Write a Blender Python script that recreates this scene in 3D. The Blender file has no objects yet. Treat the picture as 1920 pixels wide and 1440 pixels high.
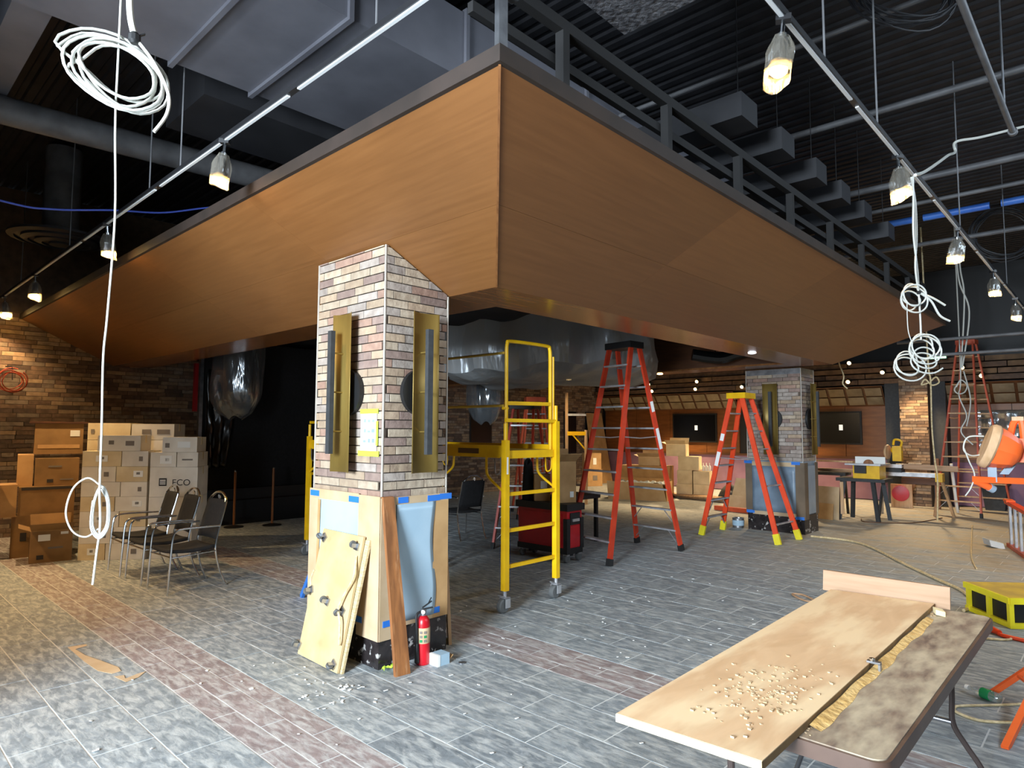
import bpy, bmesh, math, random
from mathutils import Vector, Matrix
random.seed(11)
S = bpy.context.scene
COL = S.collection
PI = math.pi

# ------------------------------------------------------------------ camera
cd = bpy.data.cameras.new('camera'); cam = bpy.data.objects.new('camera', cd); COL.objects.link(cam)
cd.sensor_fit = 'HORIZONTAL'; cd.sensor_width = 36.0; cd.lens = 36.0 * 1219.73 / 1920.0
cd.clip_start = 0.05; cd.clip_end = 200
yaw, pitch, roll = math.radians(43.27722), math.radians(4.0209), math.radians(0.23106)
D = Vector((math.cos(yaw)*math.cos(pitch), math.sin(yaw)*math.cos(pitch), math.sin(pitch)))
R0 = Vector((math.sin(yaw), -math.cos(yaw), 0)); U0 = R0.cross(D)
R1 = R0*math.cos(roll) + U0*math.sin(roll); U1 = U0*math.cos(roll) - R0*math.sin(roll)
cam.matrix_world = Matrix(((R1.x, U1.x, -D.x, 0), (R1.y, U1.y, -D.y, 0), (R1.z, U1.z, -D.z, 1.7), (0, 0, 0, 1)))
S.camera = cam

# ------------------------------------------------------------------ world, exposure, daylight
S.view_settings.view_transform = 'Standard'; S.view_settings.look = 'None'
S.view_settings.exposure = 0.0; S.view_settings.gamma = 1.0; S.view_settings.use_curve_mapping = False
W = bpy.data.worlds.new('world'); S.world = W; W.use_nodes = True
W.node_tree.nodes['Background'].inputs[0].default_value = (0.62, 0.72, 0.85, 1)
W.node_tree.nodes['Background'].inputs[1].default_value = 0.9
S.cycles.max_bounces = 6; S.cycles.diffuse_bounces = 4; S.cycles.glossy_bounces = 3
S.cycles.transparent_max_bounces = 12; S.cycles.transmission_bounces = 4
S.cycles.caustics_reflective = False; S.cycles.caustics_refractive = False
S.cycles.sample_clamp_indirect = 4.0
def area(name, loc, target, sx, sy, e, col):
    l = bpy.data.lights.new(name, 'AREA'); l.shape = 'RECTANGLE'; l.size = sx; l.size_y = sy; l.energy = e; l.color = col
    o = bpy.data.objects.new(name, l); COL.objects.link(o); o.location = loc
    d = (Vector(target) - Vector(loc)).normalized(); o.rotation_euler = d.to_track_quat('-Z', 'Y').to_euler()
    return o
# storefront opening behind the camera: daylight
area('daylight_doorway', (-2.4, 1.9, 1.9), (4.0, 4.2, .9), 1.3, 2.2, 260, (0.77, 0.89, 1.0))
area('daylight_street', (-5.6, .75, 3.0), (6.0, 4.0, .6), 2.2, 2.2, 2050, (0.77, 0.89, 1.0))
area('side_fill', (7.5, -2.8, 4.5), (7.6, 3.2, 0), 8.0, 1.2, 400, (0.72, 0.86, 1.0))  # added soft fill from high on the right; no window is there

# ------------------------------------------------------------------ materials
def lin(h):
    if isinstance(h, str):
        h = h.lstrip('#'); c = [int(h[i:i+2], 16)/255 for i in (0, 2, 4)]
    else: c = [v/255 for v in h]
    return tuple(v/12.92 if v <= .04045 else ((v+.055)/1.055)**2.4 for v in c) + (1,)
MATS = {}
def mat(name, c1, c2=None, scale=6, stretch=(1, 1, 1), rough=.5, metal=0.0, bump=0.0, rnd=0.0, ramp=(.35, .65), detail=5,
        emit=0.0, spec=.5, c3=None, scale3=2.0, ramp3=(.5, .7), distort=0.0, local=False, coat=0.0):
    m = bpy.data.materials.new(name); m.use_nodes = True; nt = m.node_tree; N = nt.nodes; L = nt.links
    b = N['Principled BSDF']; b.inputs['Roughness'].default_value = rough; b.inputs['Metallic'].default_value = metal
    b.inputs['Specular IOR Level'].default_value = spec
    if coat: b.inputs['Coat Weight'].default_value = coat; b.inputs['Coat Roughness'].default_value = .12
    col = None
    if c2 is not None or bump or c3 is not None:
        if local:
            g = N.new('ShaderNodeTexCoord'); src = g.outputs['Object']
        else:
            g = N.new('ShaderNodeNewGeometry'); src = g.outputs['Position']
        mp = N.new('ShaderNodeMapping'); mp.inputs['Scale'].default_value = stretch
        if rnd:
            oi = N.new('ShaderNodeObjectInfo'); mu = N.new('ShaderNodeMath'); mu.operation = 'MULTIPLY'; mu.inputs[1].default_value = 7.3
            L.new(oi.outputs['Random'], mu.inputs[0]); cx = N.new('ShaderNodeCombineXYZ')
            for i in range(3): L.new(mu.outputs[0], cx.inputs[i])
            L.new(cx.outputs[0], mp.inputs['Location'])
        L.new(src, mp.inputs['Vector'])
        n = N.new('ShaderNodeTexNoise'); n.inputs['Scale'].default_value = scale; n.inputs['Detail'].default_value = detail
        n.inputs['Distortion'].default_value = distort; n.inputs['Roughness'].default_value = .7 if name.startswith('slate') else .5; L.new(mp.outputs[0], n.inputs['Vector'])
    if c2 is not None:
        cr = N.new('ShaderNodeValToRGB'); cr.color_ramp.elements[0].position = ramp[0]; cr.color_ramp.elements[1].position = ramp[1]
        cr.color_ramp.elements[0].color = lin(c1); cr.color_ramp.elements[1].color = lin(c2)
        L.new(n.outputs['Fac'], cr.inputs[0]); col = cr.outputs[0]
    if c3 is not None:
        n3 = N.new('ShaderNodeTexNoise'); n3.inputs['Scale'].default_value = scale3; n3.inputs['Detail'].default_value = 4
        L.new(mp.outputs[0], n3.inputs['Vector'])
        mr = N.new('ShaderNodeMapRange'); mr.inputs[1].default_value = ramp3[0]; mr.inputs[2].default_value = ramp3[1]
        L.new(n3.outputs['Fac'], mr.inputs[0]); mx = N.new('ShaderNodeMix'); mx.data_type = 'RGBA'
        L.new(mr.outputs[0], mx.inputs[0])
        if col: L.new(col, mx.inputs[6])
        else: mx.inputs[6].default_value = lin(c1)
        mx.inputs[7].default_value = lin(c3); col = mx.outputs[2]
    if rnd and col is not None:
        hs = N.new('ShaderNodeHueSaturation'); ma = N.new('ShaderNodeMapRange'); ma.inputs[3].default_value = 1-rnd; ma.inputs[4].default_value = 1+rnd
        L.new(oi.outputs['Random'], ma.inputs[0]); L.new(ma.outputs[0], hs.inputs['Value']); L.new(col, hs.inputs['Color']); col = hs.outputs[0]
    if col is not None: L.new(col, b.inputs['Base Color'])
    else: b.inputs['Base Color'].default_value = lin(c1)
    if bump:
        bp = N.new('ShaderNodeBump'); bp.inputs['Strength'].default_value = bump; bp.inputs['Distance'].default_value = .02
        L.new(n.outputs['Fac'], bp.inputs['Height']); L.new(bp.outputs[0], b.inputs['Normal'])
    if emit:
        b.inputs['Emission Color'].default_value = lin(c1); b.inputs['Emission Strength'].default_value = emit
    MATS[name] = m; return m
def plastic(name, tint, clear=.6, gloss=.25, rough=.15, bump=.6, bscale=9):
    m = bpy.data.materials.new(name); m.use_nodes = True; nt = m.node_tree; N = nt.nodes; L = nt.links; N.clear()
    out = N.new('ShaderNodeOutputMaterial'); tr = N.new('ShaderNodeBsdfTransparent'); df = N.new('ShaderNodeBsdfDiffuse'); tl = N.new('ShaderNodeBsdfTranslucent')
    gl = N.new('ShaderNodeBsdfGlossy'); gl.inputs['Roughness'].default_value = rough; gl.inputs['Color'].default_value = (.9, .95, 1, 1)
    df.inputs['Color'].default_value = lin(tint); tl.inputs['Color'].default_value = lin(tint)
    a = N.new('ShaderNodeMixShader'); a.inputs[0].default_value = .5; L.new(df.outputs[0], a.inputs[1]); L.new(tl.outputs[0], a.inputs[2])
    b = N.new('ShaderNodeMixShader'); b.inputs[0].default_value = clear; L.new(a.outputs[0], b.inputs[1]); L.new(tr.outputs[0], b.inputs[2])
    c = N.new('ShaderNodeMixShader'); c.inputs[0].default_value = gloss; L.new(b.outputs[0], c.inputs[1]); L.new(gl.outputs[0], c.inputs[2])
    tc = N.new('ShaderNodeNewGeometry'); mp = N.new('ShaderNodeMapping'); mp.inputs['Scale'].default_value = (1, 1, .25); L.new(tc.outputs['Position'], mp.inputs[0])
    n = N.new('ShaderNodeTexNoise'); n.inputs['Scale'].default_value = bscale; n.inputs['Detail'].default_value = 3; L.new(mp.outputs[0], n.inputs['Vector'])
    bp = N.new('ShaderNodeBump'); bp.inputs['Strength'].default_value = bump; bp.inputs['Distance'].default_value = .05; L.new(n.outputs['Fac'], bp.inputs['Height'])
    L.new(bp.outputs[0], gl.inputs['Normal']); L.new(bp.outputs[0], df.inputs['Normal']); L.new(c.outputs[0], out.inputs[0]); MATS[name] = m; return m

# floor slate: streaky grey, with a layer of pale dust and a tan sawdust layer near the work area
def slate(name, dark, mid, light):
    m = mat(name, dark, light, scale=11, stretch=(1.5, .9, 1), rough=.6, bump=.2, rnd=.07, ramp=(.26, .76), detail=10, distort=.7)
    nt = m.node_tree; N = nt.nodes; L = nt.links; b = N['Principled BSDF']
    src = b.inputs['Base Color'].links[0].from_socket
    g = N.new('ShaderNodeNewGeometry'); mp = N.new('ShaderNodeMapping'); mp.inputs['Rotation'].default_value = (0, 0, .7); mp.inputs['Scale'].default_value = (3.2, .9, 1)
    L.new(g.outputs['Position'], mp.inputs[0])
    n = N.new('ShaderNodeTexNoise'); n.inputs['Scale'].default_value = 7.5; n.inputs['Detail'].default_value = 12; n.inputs['Distortion'].default_value = .6; n.inputs['Roughness'].default_value = .62; L.new(mp.outputs[0], n.inputs['Vector'])
    r = N.new('ShaderNodeMapRange'); r.inputs[1].default_value = .44; r.inputs[2].default_value = .66; r.inputs[4].default_value = .60; L.new(n.outputs['Fac'], r.inputs[0])
    mx = N.new('ShaderNodeMix'); mx.data_type = 'RGBA'; L.new(r.outputs[0], mx.inputs[0]); L.new(src, mx.inputs[6]); mx.inputs[7].default_value = lin((206, 209, 206))
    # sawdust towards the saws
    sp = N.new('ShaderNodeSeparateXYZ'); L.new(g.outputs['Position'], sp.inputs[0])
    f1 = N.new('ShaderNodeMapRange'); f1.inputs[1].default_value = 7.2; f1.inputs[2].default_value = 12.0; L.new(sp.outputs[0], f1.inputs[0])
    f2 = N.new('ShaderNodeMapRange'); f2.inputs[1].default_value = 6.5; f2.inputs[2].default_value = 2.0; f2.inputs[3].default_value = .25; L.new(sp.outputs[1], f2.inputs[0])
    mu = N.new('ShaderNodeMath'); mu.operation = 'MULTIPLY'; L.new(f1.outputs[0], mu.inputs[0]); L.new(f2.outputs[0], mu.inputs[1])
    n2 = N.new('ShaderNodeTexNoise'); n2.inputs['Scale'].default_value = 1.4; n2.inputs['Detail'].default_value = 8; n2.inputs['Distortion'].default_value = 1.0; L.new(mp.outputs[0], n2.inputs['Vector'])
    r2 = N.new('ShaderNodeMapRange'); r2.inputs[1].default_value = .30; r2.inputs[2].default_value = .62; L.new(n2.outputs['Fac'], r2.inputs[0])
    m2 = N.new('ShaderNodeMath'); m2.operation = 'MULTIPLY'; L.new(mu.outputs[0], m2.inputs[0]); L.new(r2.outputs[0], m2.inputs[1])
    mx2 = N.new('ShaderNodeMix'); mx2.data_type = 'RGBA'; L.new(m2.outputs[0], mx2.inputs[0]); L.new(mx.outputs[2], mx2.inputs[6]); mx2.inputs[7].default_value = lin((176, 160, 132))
    L.new(mx2.outputs[2], b.inputs['Base Color'])
    return m
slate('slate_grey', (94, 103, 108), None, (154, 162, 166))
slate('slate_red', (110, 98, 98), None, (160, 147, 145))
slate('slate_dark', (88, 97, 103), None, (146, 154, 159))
mat('grout', (206, 208, 206), (188, 190, 188), scale=3, rough=.9)
for nm, a, b in (('brick_cream', (178, 163, 142), (156, 138, 118)), ('brick_tan', (168, 148, 124), (146, 125, 105)), ('brick_grey', (166, 155, 145), (140, 128, 119)),
                 ('brick_mauve', (146, 125, 114), (124, 104, 96)), ('brick_rose', (160, 131, 114), (140, 111, 96))):
    mat(nm, a, b, scale=14, rough=.85, bump=.5, rnd=.12, detail=6, ramp=(.3, .7))
mat('mortar', (92, 80, 70), (116, 102, 90), scale=12, rough=.95)
for nm, a, b in (('wallbrick_tan', (158, 132, 104), (130, 106, 82)), ('wallbrick_brown', (124, 98, 78), (98, 78, 62)), ('wallbrick_grey', (142, 124, 106), (114, 98, 84)), ('wallbrick_dark', (98, 79, 66), (78, 63, 54))):
    mat(nm, a, b, scale=10, rough=.9, bump=.4, rnd=.15)
mat('wallmortar', (74, 60, 46), (92, 76, 60), scale=8, rough=.95)
mat('wood_y', (117, 75, 39), (134, 89, 49), scale=3.0, stretch=(9, .5, 9), rough=.4, detail=8, ramp=(.2, .8), rnd=.10, distort=.3, bump=.03)
mat('wood_x', (113, 72, 37), (129, 85, 47), scale=3.0, stretch=(.5, 9, 9), rough=.4, detail=8, ramp=(.2, .8), rnd=.10, distort=.3, bump=.03)
mat('wood_lip', (124, 80, 46), (150, 102, 62), scale=3, stretch=(.6, 6, 6), rough=.22, detail=6, rnd=.05)
mat('wood_dark', (78, 46, 24), (96, 58, 30), scale=3, stretch=(1, 1, 8), rough=.5)
mat('wood_wall', (112, 66, 30), (130, 80, 38), scale=3, stretch=(6, .8, 6), rough=.45)
mat('fascia', (56, 45, 39), (44, 36, 31), scale=4, rough=.6)
mat('black_ceiling', (44, 44, 48), (30, 30, 33), scale=3, rough=.8)
mat('deck', (46, 46, 50), (32, 32, 35), scale=4, rough=.55, metal=.2)
mat('duct', (126, 126, 134), (110, 110, 118), scale=2, rough=.5, metal=.25)
mat('frame_black', (30, 29, 29), rough=.7)
mat('duct_dark', (48, 48, 51), (38, 38, 41), scale=2, rough=.55)
mat('pipe_grey', (112, 112, 114), (90, 90, 92), scale=5, rough=.5)
mat('insulation', (128, 128, 132), (74, 74, 78), scale=26, rough=.5, bump=1.0, metal=.35)
mat('steel', (190, 192, 196), (150, 152, 156), scale=8, rough=.32, metal=.9)
mat('aluminium', (200, 200, 202), (168, 168, 172), scale=10, rough=.4, metal=.55)
mat('chrome', (225, 228, 230), rough=.16, metal=1.0)
mat('brass', (152, 128, 68), (134, 110, 54), scale=6, stretch=(1, 1, .2), rough=.42, metal=.5)
mat('track_black', (34, 34, 36), rough=.4)
mat('track_under_sheen', (238, 242, 244), rough=.3)  # track underside, with reflected sky put into its white
mat('black', (22, 22, 23), rough=.55)
mat('black_cloth', (26, 26, 28), (18, 18, 19), scale=30, rough=.9)
mat('black_gloss', (14, 14, 15), rough=.2)
mat('charcoal', (52, 54, 56), (44, 46, 48), scale=20, rough=.7)
mat('marble', (30, 27, 28), (52, 46, 46), scale=6, rough=.16, c3=(176, 172, 168), scale3=16, ramp3=(.59, .66), distort=1.5)
mat('card', (188, 150, 102), (170, 132, 86), scale=5, rough=.85, rnd=.08)
mat('card_pale', (192, 168, 136), (178, 152, 116), scale=4, rough=.85, rnd=.05)
mat('card_brown', (148, 114, 72), (128, 98, 60), scale=4, rough=.85, rnd=.1)
mat('carton_white', (226, 220, 208), (212, 204, 190), scale=4, rough=.8, rnd=.05)
mat('carton_cream', (224, 208, 172), (204, 184, 146), scale=4, rough=.8, rnd=.05)
mat('print_grey', (120, 112, 104), rough=.8)
mat('print_dark', (50, 46, 44), rough=.8)
mat('label_white', (232, 232, 228), rough=.7)
mat('packing_tape', (92, 66, 40), rough=.35)
mat('blue_tape', (40, 112, 200), rough=.6)
mat('green_tape', (190, 226, 70), rough=.6)
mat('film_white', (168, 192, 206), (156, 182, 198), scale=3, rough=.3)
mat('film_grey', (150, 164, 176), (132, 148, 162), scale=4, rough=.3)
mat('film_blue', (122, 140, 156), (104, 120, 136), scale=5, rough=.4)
mat('ply', (196, 174, 132), (182, 158, 114), scale=5, rough=.7, c3=(176, 150, 104), scale3=6, ramp3=(.62, .8))
mat('ply_edge', (206, 188, 146), (182, 158, 114), scale=20, stretch=(1, 1, 6), rough=.8)
mat('mdf', (216, 182, 142), (202, 166, 126), scale=3.0, stretch=(.6, 2.2, 1), rough=.75, bump=.1, c3=(228, 202, 162), scale3=3.4, ramp3=(.44, .60), distort=1.5)
mat('mdf_edge', (242, 226, 180), (230, 208, 156), scale=12, rough=.8)
mat('mdf_side', (146, 116, 74), (126, 98, 62), scale=12, rough=.8)
mat('oak', (180, 144, 112), (164, 128, 94), scale=4, stretch=(8, .6, 8), rough=.6)
mat('plank_brown', (150, 96, 52), (116, 72, 38), scale=4, stretch=(6, 6, .7), rough=.55, c3=(176, 132, 92), scale3=5, ramp3=(.6, .8))
mat('plank_pale', (206, 170, 132), (182, 146, 106), scale=4, stretch=(6, 6, .7), rough=.65)
mat('table_top', (140, 120, 102), (104, 86, 76), scale=3.4, stretch=(1.2, 3, 1), rough=.6, c3=(190, 176, 150), scale3=4.4, ramp3=(.34, .66), distort=3.5, detail=7)
mat('table_edge', (100, 78, 66), (84, 64, 54), scale=6, rough=.4)
mat('table_leg', (78, 66, 62), rough=.4, metal=.3)
mat('sawdust', (226, 192, 128), (204, 164, 96), scale=30, rough=.95, bump=.6)
mat('yellow', (236, 188, 20), (222, 170, 12), scale=7, rough=.4)
mat('yellow_dusty', (206, 172, 60), (176, 146, 66), scale=5, rough=.7)
mat('yellow_bright', (236, 222, 40), (222, 204, 34), scale=6, rough=.45)
mat('orange', (232, 74, 28), (214, 62, 22), scale=5, rough=.45)
mat('orange_red', (206, 66, 36), (184, 54, 30), scale=5, rough=.45)
mat('orange_dull', (204, 88, 52), (182, 74, 46), scale=5, rough=.5)
mat('orange_light', (246, 108, 46), (236, 96, 36), scale=5, rough=.45)
mat('red', (196, 18, 34), (176, 12, 28), scale=5, rough=.35)
mat('red_dark', (150, 22, 26), rough=.4)
mat('purple', (146, 110, 130), (132, 98, 118), scale=3, rough=.8)
mat('rubber', (28, 28, 28), rough=.7)
mat('caster_grey', (92, 94, 94), rough=.5)
mat('cable_white', (190, 190, 182), rough=.4)
mat('cable_cream', (226, 208, 166), (190, 168, 122), scale=30, rough=.6)
mat('cable_blue', (70, 92, 190), rough=.4)
mat('blue', (40, 120, 214), rough=.4)
mat('skylit_strip', (84, 140, 232), (60, 112, 210), scale=3, rough=.35)  # blue of the sky light put into the colour
mat('trim_cream', (196, 188, 176), rough=.4)
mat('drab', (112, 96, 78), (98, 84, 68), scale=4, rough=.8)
mat('paper', (226, 234, 236), (206, 214, 218), scale=18, rough=.8)
mat('green_bottle', (30, 132, 78), rough=.25)
mat('screen', (10, 9, 9), rough=.25)
mat('lattice', (140, 126, 102), (116, 102, 80), scale=4, rough=.7, rnd=.12)
mat('bulb', (255, 206, 122), emit=240)
mat('bulb_far', (255, 216, 150), emit=14)
mat('bulb_cool', (240, 244, 255), emit=8)
mat('sign_green', (170, 255, 200), emit=3)
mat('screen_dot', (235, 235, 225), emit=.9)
mat('brick_soffit', (124, 98, 72), (92, 72, 54), scale=6, rough=.85)
plastic('bag', (236, 226, 206), clear=.80, gloss=.10, rough=.12, bump=.7, bscale=22)
plastic('sheet', (206, 210, 212), clear=.2, gloss=.12, rough=.3, bump=1.0, bscale=4.5)
plastic('sheet_clear', (150, 158, 164), clear=.62, gloss=.22, rough=.18, bump=.9, bscale=5)
plastic('sheet_far', (170, 168, 160), clear=.3, gloss=.35, rough=.25, bump=1.0, bscale=4)
plastic('bottle_clear', (220, 232, 232), clear=.7, gloss=.25, rough=.08, bump=.1)

# ------------------------------------------------------------------ mesh helpers
ROOT = {}
class MB:
    def __init__(s): s.v = []; s.f = []
    def add(s, vs, fs):
        o = len(s.v); s.v += [Vector(p) for p in vs]; s.f += [tuple(i+o for i in f) for f in fs]; return s
    def box(s, x0, x1, y0, y1, z0, z1):
        return s.add([(x0,y0,z0),(x1,y0,z0),(x1,y1,z0),(x0,y1,z0),(x0,y0,z1),(x1,y0,z1),(x1,y1,z1),(x0,y1,z1)],
                     [(0,3,2,1),(4,5,6,7),(0,1,5,4),(1,2,6,5),(2,3,7,6),(3,0,4,7)])
    def obox(s, c, a, b, d):           # centre and three half-extent vectors
        c, a, b, d = Vector(c), Vector(a), Vector(b), Vector(d)
        if a.cross(b).dot(d) < 0: a = -a
        return s.add([c-a-b-d, c+a-b-d, c+a+b-d, c-a+b-d, c-a-b+d, c+a-b+d, c+a+b+d, c-a+b+d],
                     [(0,3,2,1),(4,5,6,7),(0,1,5,4),(1,2,6,5),(2,3,7,6),(3,0,4,7)])
    def bar(s, p, q, w, h, side=None):  # beam p..q; w along side, h along the third axis
        p, q = Vector(p), Vector(q); d = q-p
        sd = Vector(side) if side is not None else Vector((0, 0, 1)).cross(d)
        if sd.length < 1e-5: sd = Vector((1, 0, 0))
        sd = (sd - d*(sd.dot(d)/d.dot(d))).normalized(); t = d.cross(sd).normalized()
        return s.obox((p+q)/2, d/2, sd*w/2, t*h/2)
    def slab(s, q, th):                 # quad (4 pts) extruded by vector th
        q = [Vector(p) for p in q]; th = Vector(th)
        n = (q[1]-q[0]).cross(q[2]-q[0])
        if n.dot(th) > 0: q = q[::-1]
        k = len(q); vs = q + [p+th for p in q]
        return s.add(vs, [tuple(range(k)), tuple(range(2*k-1, k-1, -1))] + [(i, i+k, (i+1) % k + k, (i+1) % k) for i in range(k)])
    def tube(s, pts, r, n=8, closed=False, flat=None):
        pts = [Vector(p) for p in pts]; m = len(pts); vs = []; fs = []
        t0 = (pts[1]-pts[0]).normalized(); a = t0.orthogonal().normalized()
        for i, p in enumerate(pts):
            if closed: t = pts[(i+1) % m]-pts[i-1]
            else: t = pts[min(i+1, m-1)]-pts[max(i-1, 0)]
            if t.length < 1e-9: t = t0
            t = t.normalized(); a = (a - t*a.dot(t)); a = a.normalized() if a.length > 1e-6 else t.orthogonal().normalized(); b = t.cross(a)
            rr = r[i] if isinstance(r, (list, tuple)) else r
            for k in range(n):
                an = 2*PI*k/n; vs.append(p + (a*math.cos(an)+b*math.sin(an))*rr)
        for i in range(m if closed else m-1):
            j = (i+1) % m
            for k in range(n):
                l = (k+1) % n; fs.append((i*n+k, i*n+l, j*n+l, j*n+k))
        if not closed: fs += [tuple(range(n-1, -1, -1)), tuple(range((m-1)*n, m*n))]
        return s.add(vs, fs)
    def cyl(s, p, q, r, r2=None, n=16): return s.tube([p, q], [r, r if r2 is None else r2], n)
    def lathe(s, prof, n=20, c=(0, 0, 0), axis=(0, 0, 1)):
        c = Vector(c); z = Vector(axis).normalized(); a = z.orthogonal().normalized(); b = z.cross(a); vs = []; fs = []
        for r, h in prof:
            for k in range(n):
                an = 2*PI*k/n; vs.append(c + z*h + (a*math.cos(an)+b*math.sin(an))*max(r, 1e-4))
        m = len(prof)
        for i in range(m-1):
            for k in range(n):
                l = (k+1) % n; fs.append((i*n+k, i*n+l, (i+1)*n+l, (i+1)*n+k))
        fs += [tuple(range(n-1, -1, -1)), tuple(range((m-1)*n, m*n))]
        return s.add(vs, fs)
    def grid(s, fn, nu, nv, wrap=False):
        vs = [fn(i/nu, j/nv) for j in range(nv+1) for i in range(nu + (0 if wrap else 1))]; w = nu if wrap else nu+1
        fs = [(j*w+i, j*w+(i+1) % w, (j+1)*w+(i+1) % w, (j+1)*w+i) for j in range(nv) for i in range(nu)]
        return s.add(vs, fs)
    def xf(s, M): s.v = [M @ v for v in s.v]; return s
    def mesh(s, name, m, bevel=0, seg=1, solid=0):
        bm = bmesh.new(); vv = [bm.verts.new(p) for p in s.v]
        for f in s.f:
            try: bm.faces.new([vv[i] for i in f])
            except ValueError: pass
        if bevel:
            es = [e for e in bm.edges if len(e.link_faces) == 2 and e.calc_face_angle(0) > .6]
            bmesh.ops.bevel(bm, geom=es, offset=bevel, segments=seg, affect='EDGES', profile=.6)
        bm.normal_update()
        for f in bm.faces: f.smooth = True
        for e in bm.edges:
            if len(e.link_faces) == 2 and e.calc_face_angle(0) > .62: e.smooth = False
        me = bpy.data.meshes.new(name); bm.to_mesh(me); bm.free()
        me.materials.append(MATS[m]); return me
def link(name, me, parent=None, loc=None):
    o = bpy.data.objects.new(name, me); COL.objects.link(o)
    if parent is not None: o.parent = parent
    if loc is not None: o.location = loc
    return o
def rootmat(o):
    while o.parent is not None: o = o.parent
    return ROOT.get(o.name)
def part(name, mb, m, parent, bevel=0, seg=1, world=True, label=None, kind=None, solid=0):
    M = rootmat(parent)
    if world and M is not None: mb.xf(M.inverted())
    o = link(name, mb.mesh(name, m, bevel, seg), parent)
    if solid: md = o.modifiers.new('thickness', 'SOLIDIFY'); md.thickness = solid; md.offset = 0
    if label: o['label'] = label
    if kind: o['kind'] = kind
    return o
def thing(name, label, cat, loc=(0, 0, 0), rz=0.0, group=None, kind=None):
    o = bpy.data.objects.new(name, None); COL.objects.link(o); o.empty_display_size = .1
    o.location = loc; o.rotation_euler = (0, 0, rz)
    ROOT[o.name] = Matrix.Translation(Vector(loc)) @ Matrix.Rotation(rz, 4, 'Z')
    tag(o, label, cat, group, kind); return o
def tag(o, label, cat=None, group=None, kind=None):
    o['label'] = label
    if cat: o['category'] = cat
    if group: o['group'] = group
    if kind: o['kind'] = kind
    return o
def solo(name, label, cat, mb, m, loc=(0, 0, 0), bevel=0, group=None, kind=None, solid=0):
    mb.xf(Matrix.Translation(-Vector(loc))); o = link(name, mb.mesh(name, m, bevel), None, loc)
    ROOT[o.name] = Matrix.Translation(Vector(loc))
    if solid: md = o.modifiers.new('thickness', 'SOLIDIFY'); md.thickness = solid; md.offset = 0
    return tag(o, label, cat, group, kind)
def copy_tree(o, loc, rz=0.0, label=None):
    def cp(x, par):
        c = x.copy(); COL.objects.link(c)
        if par is not None: c.parent = par
        for ch in [k for k in bpy.data.objects if k.parent == x]: cp(ch, c)
        return c
    r = cp(o, None); r.location = loc; r.rotation_euler = (0, 0, rz)
    ROOT[r.name] = Matrix.Translation(Vector(loc)) @ Matrix.Rotation(rz, 4, 'Z')
    if label: r['label'] = label
    return r
def cr(pts, k=6, closed=False):        # Catmull-Rom
    P = [Vector(p) for p in pts]; n = len(P); out = []
    for i in range(n if closed else n-1):
        if closed: a, b, c, d = P[i-1], P[i], P[(i+1) % n], P[(i+2) % n]
        else: a, b, c, d = P[max(i-1, 0)], P[i], P[i+1], P[min(i+2, n-1)]
        for j in range(k):
            t = j/k; out.append(.5*((2*b) + (c-a)*t + (2*a-5*b+4*c-d)*t*t + (3*b-a-3*c+d)*t**3))
    if not closed: out.append(P[-1])
    return out
def struct(name, mb, m, label, bevel=0):
    o = link(name, mb.mesh(name, m, bevel)); o['kind'] = 'structure'; o['label'] = label
    ROOT[o.name] = Matrix.Identity(4); return o
# ================================================================== STRUCTURE
XW, YW, ZC = 18.0, 12.75, 5.5
floor = struct('floor', MB().box(-3.0, XW+.2, -3.2, YW+.2, -.14, -.0022), 'grout', 'slate tile floor with pale grout and reddish tile bands')
# ---- floor tiles: 303 mm strips along Y, two bands of narrow red tiles
strips = []; x = .755 - .303*11
lines = [.755+.303*k for k in range(-11, 3)]
def addst(x0, x1, kind, par): strips.append((x0, x1, kind, par))
par = 1
for k in range(-11, 3): addst(.755+.303*k, .755+.303*(k+1), 0, (k+1) % 2)
bx = 1.664
for j in range(3): addst(bx+.152*j, bx+.152*(j+1), 1, j % 2)
bx += .456
for j in range(5): addst(bx+.303*j, bx+.303*(j+1), 0, (j+1) % 2)
bx += 1.515
for j in range(3): addst(bx+.152*j, bx+.152*(j+1), 1, (j+1) % 2)
bx += .456; j = 0
while bx < XW: addst(bx, min(bx+.303, XW), 0, j % 2); bx += .303; j += 1
tiles = []
for x0, x1, kind, par in strips:
    y = 4.584 - .303*par
    n0 = math.ceil((-3.1-y)/.606) - 1; n1 = math.ceil((YW-y)/.606)
    for k in range(n0, n1):
        ya, yb = max(y+k*.606, -3.2), min(y+(k+1)*.606, YW)
        if yb-ya > .05: tiles.append((x0, x1, ya, yb, kind))
Rm, Um, Fm = R1, U1, D
def vis(p):
    q = Vector(p) - Vector((0, 0, 1.7)); z = q.dot(Fm)
    if z < .4: return None
    a, b = q.dot(Rm)/z*1219.7, q.dot(Um)/z*1219.7
    return z if abs(a) < 1010 and abs(b) < 780 else None
def tv(t):
    zs = [vis((x, y, 0)) for x in t[:2] for y in t[2:4]] + [vis(((t[0]+t[1])/2, (t[2]+t[3])/2, 0))]
    zs = [z for z in zs if z]
    return min(zs) if zs else None
near = sorted([(tv(t), t) for t in tiles if tv(t)], key=lambda a: a[0])
keep = set(t for _, t in near[:300])
cache = {}; rest = {0: MB(), 1: MB()}
G = .0048
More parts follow.
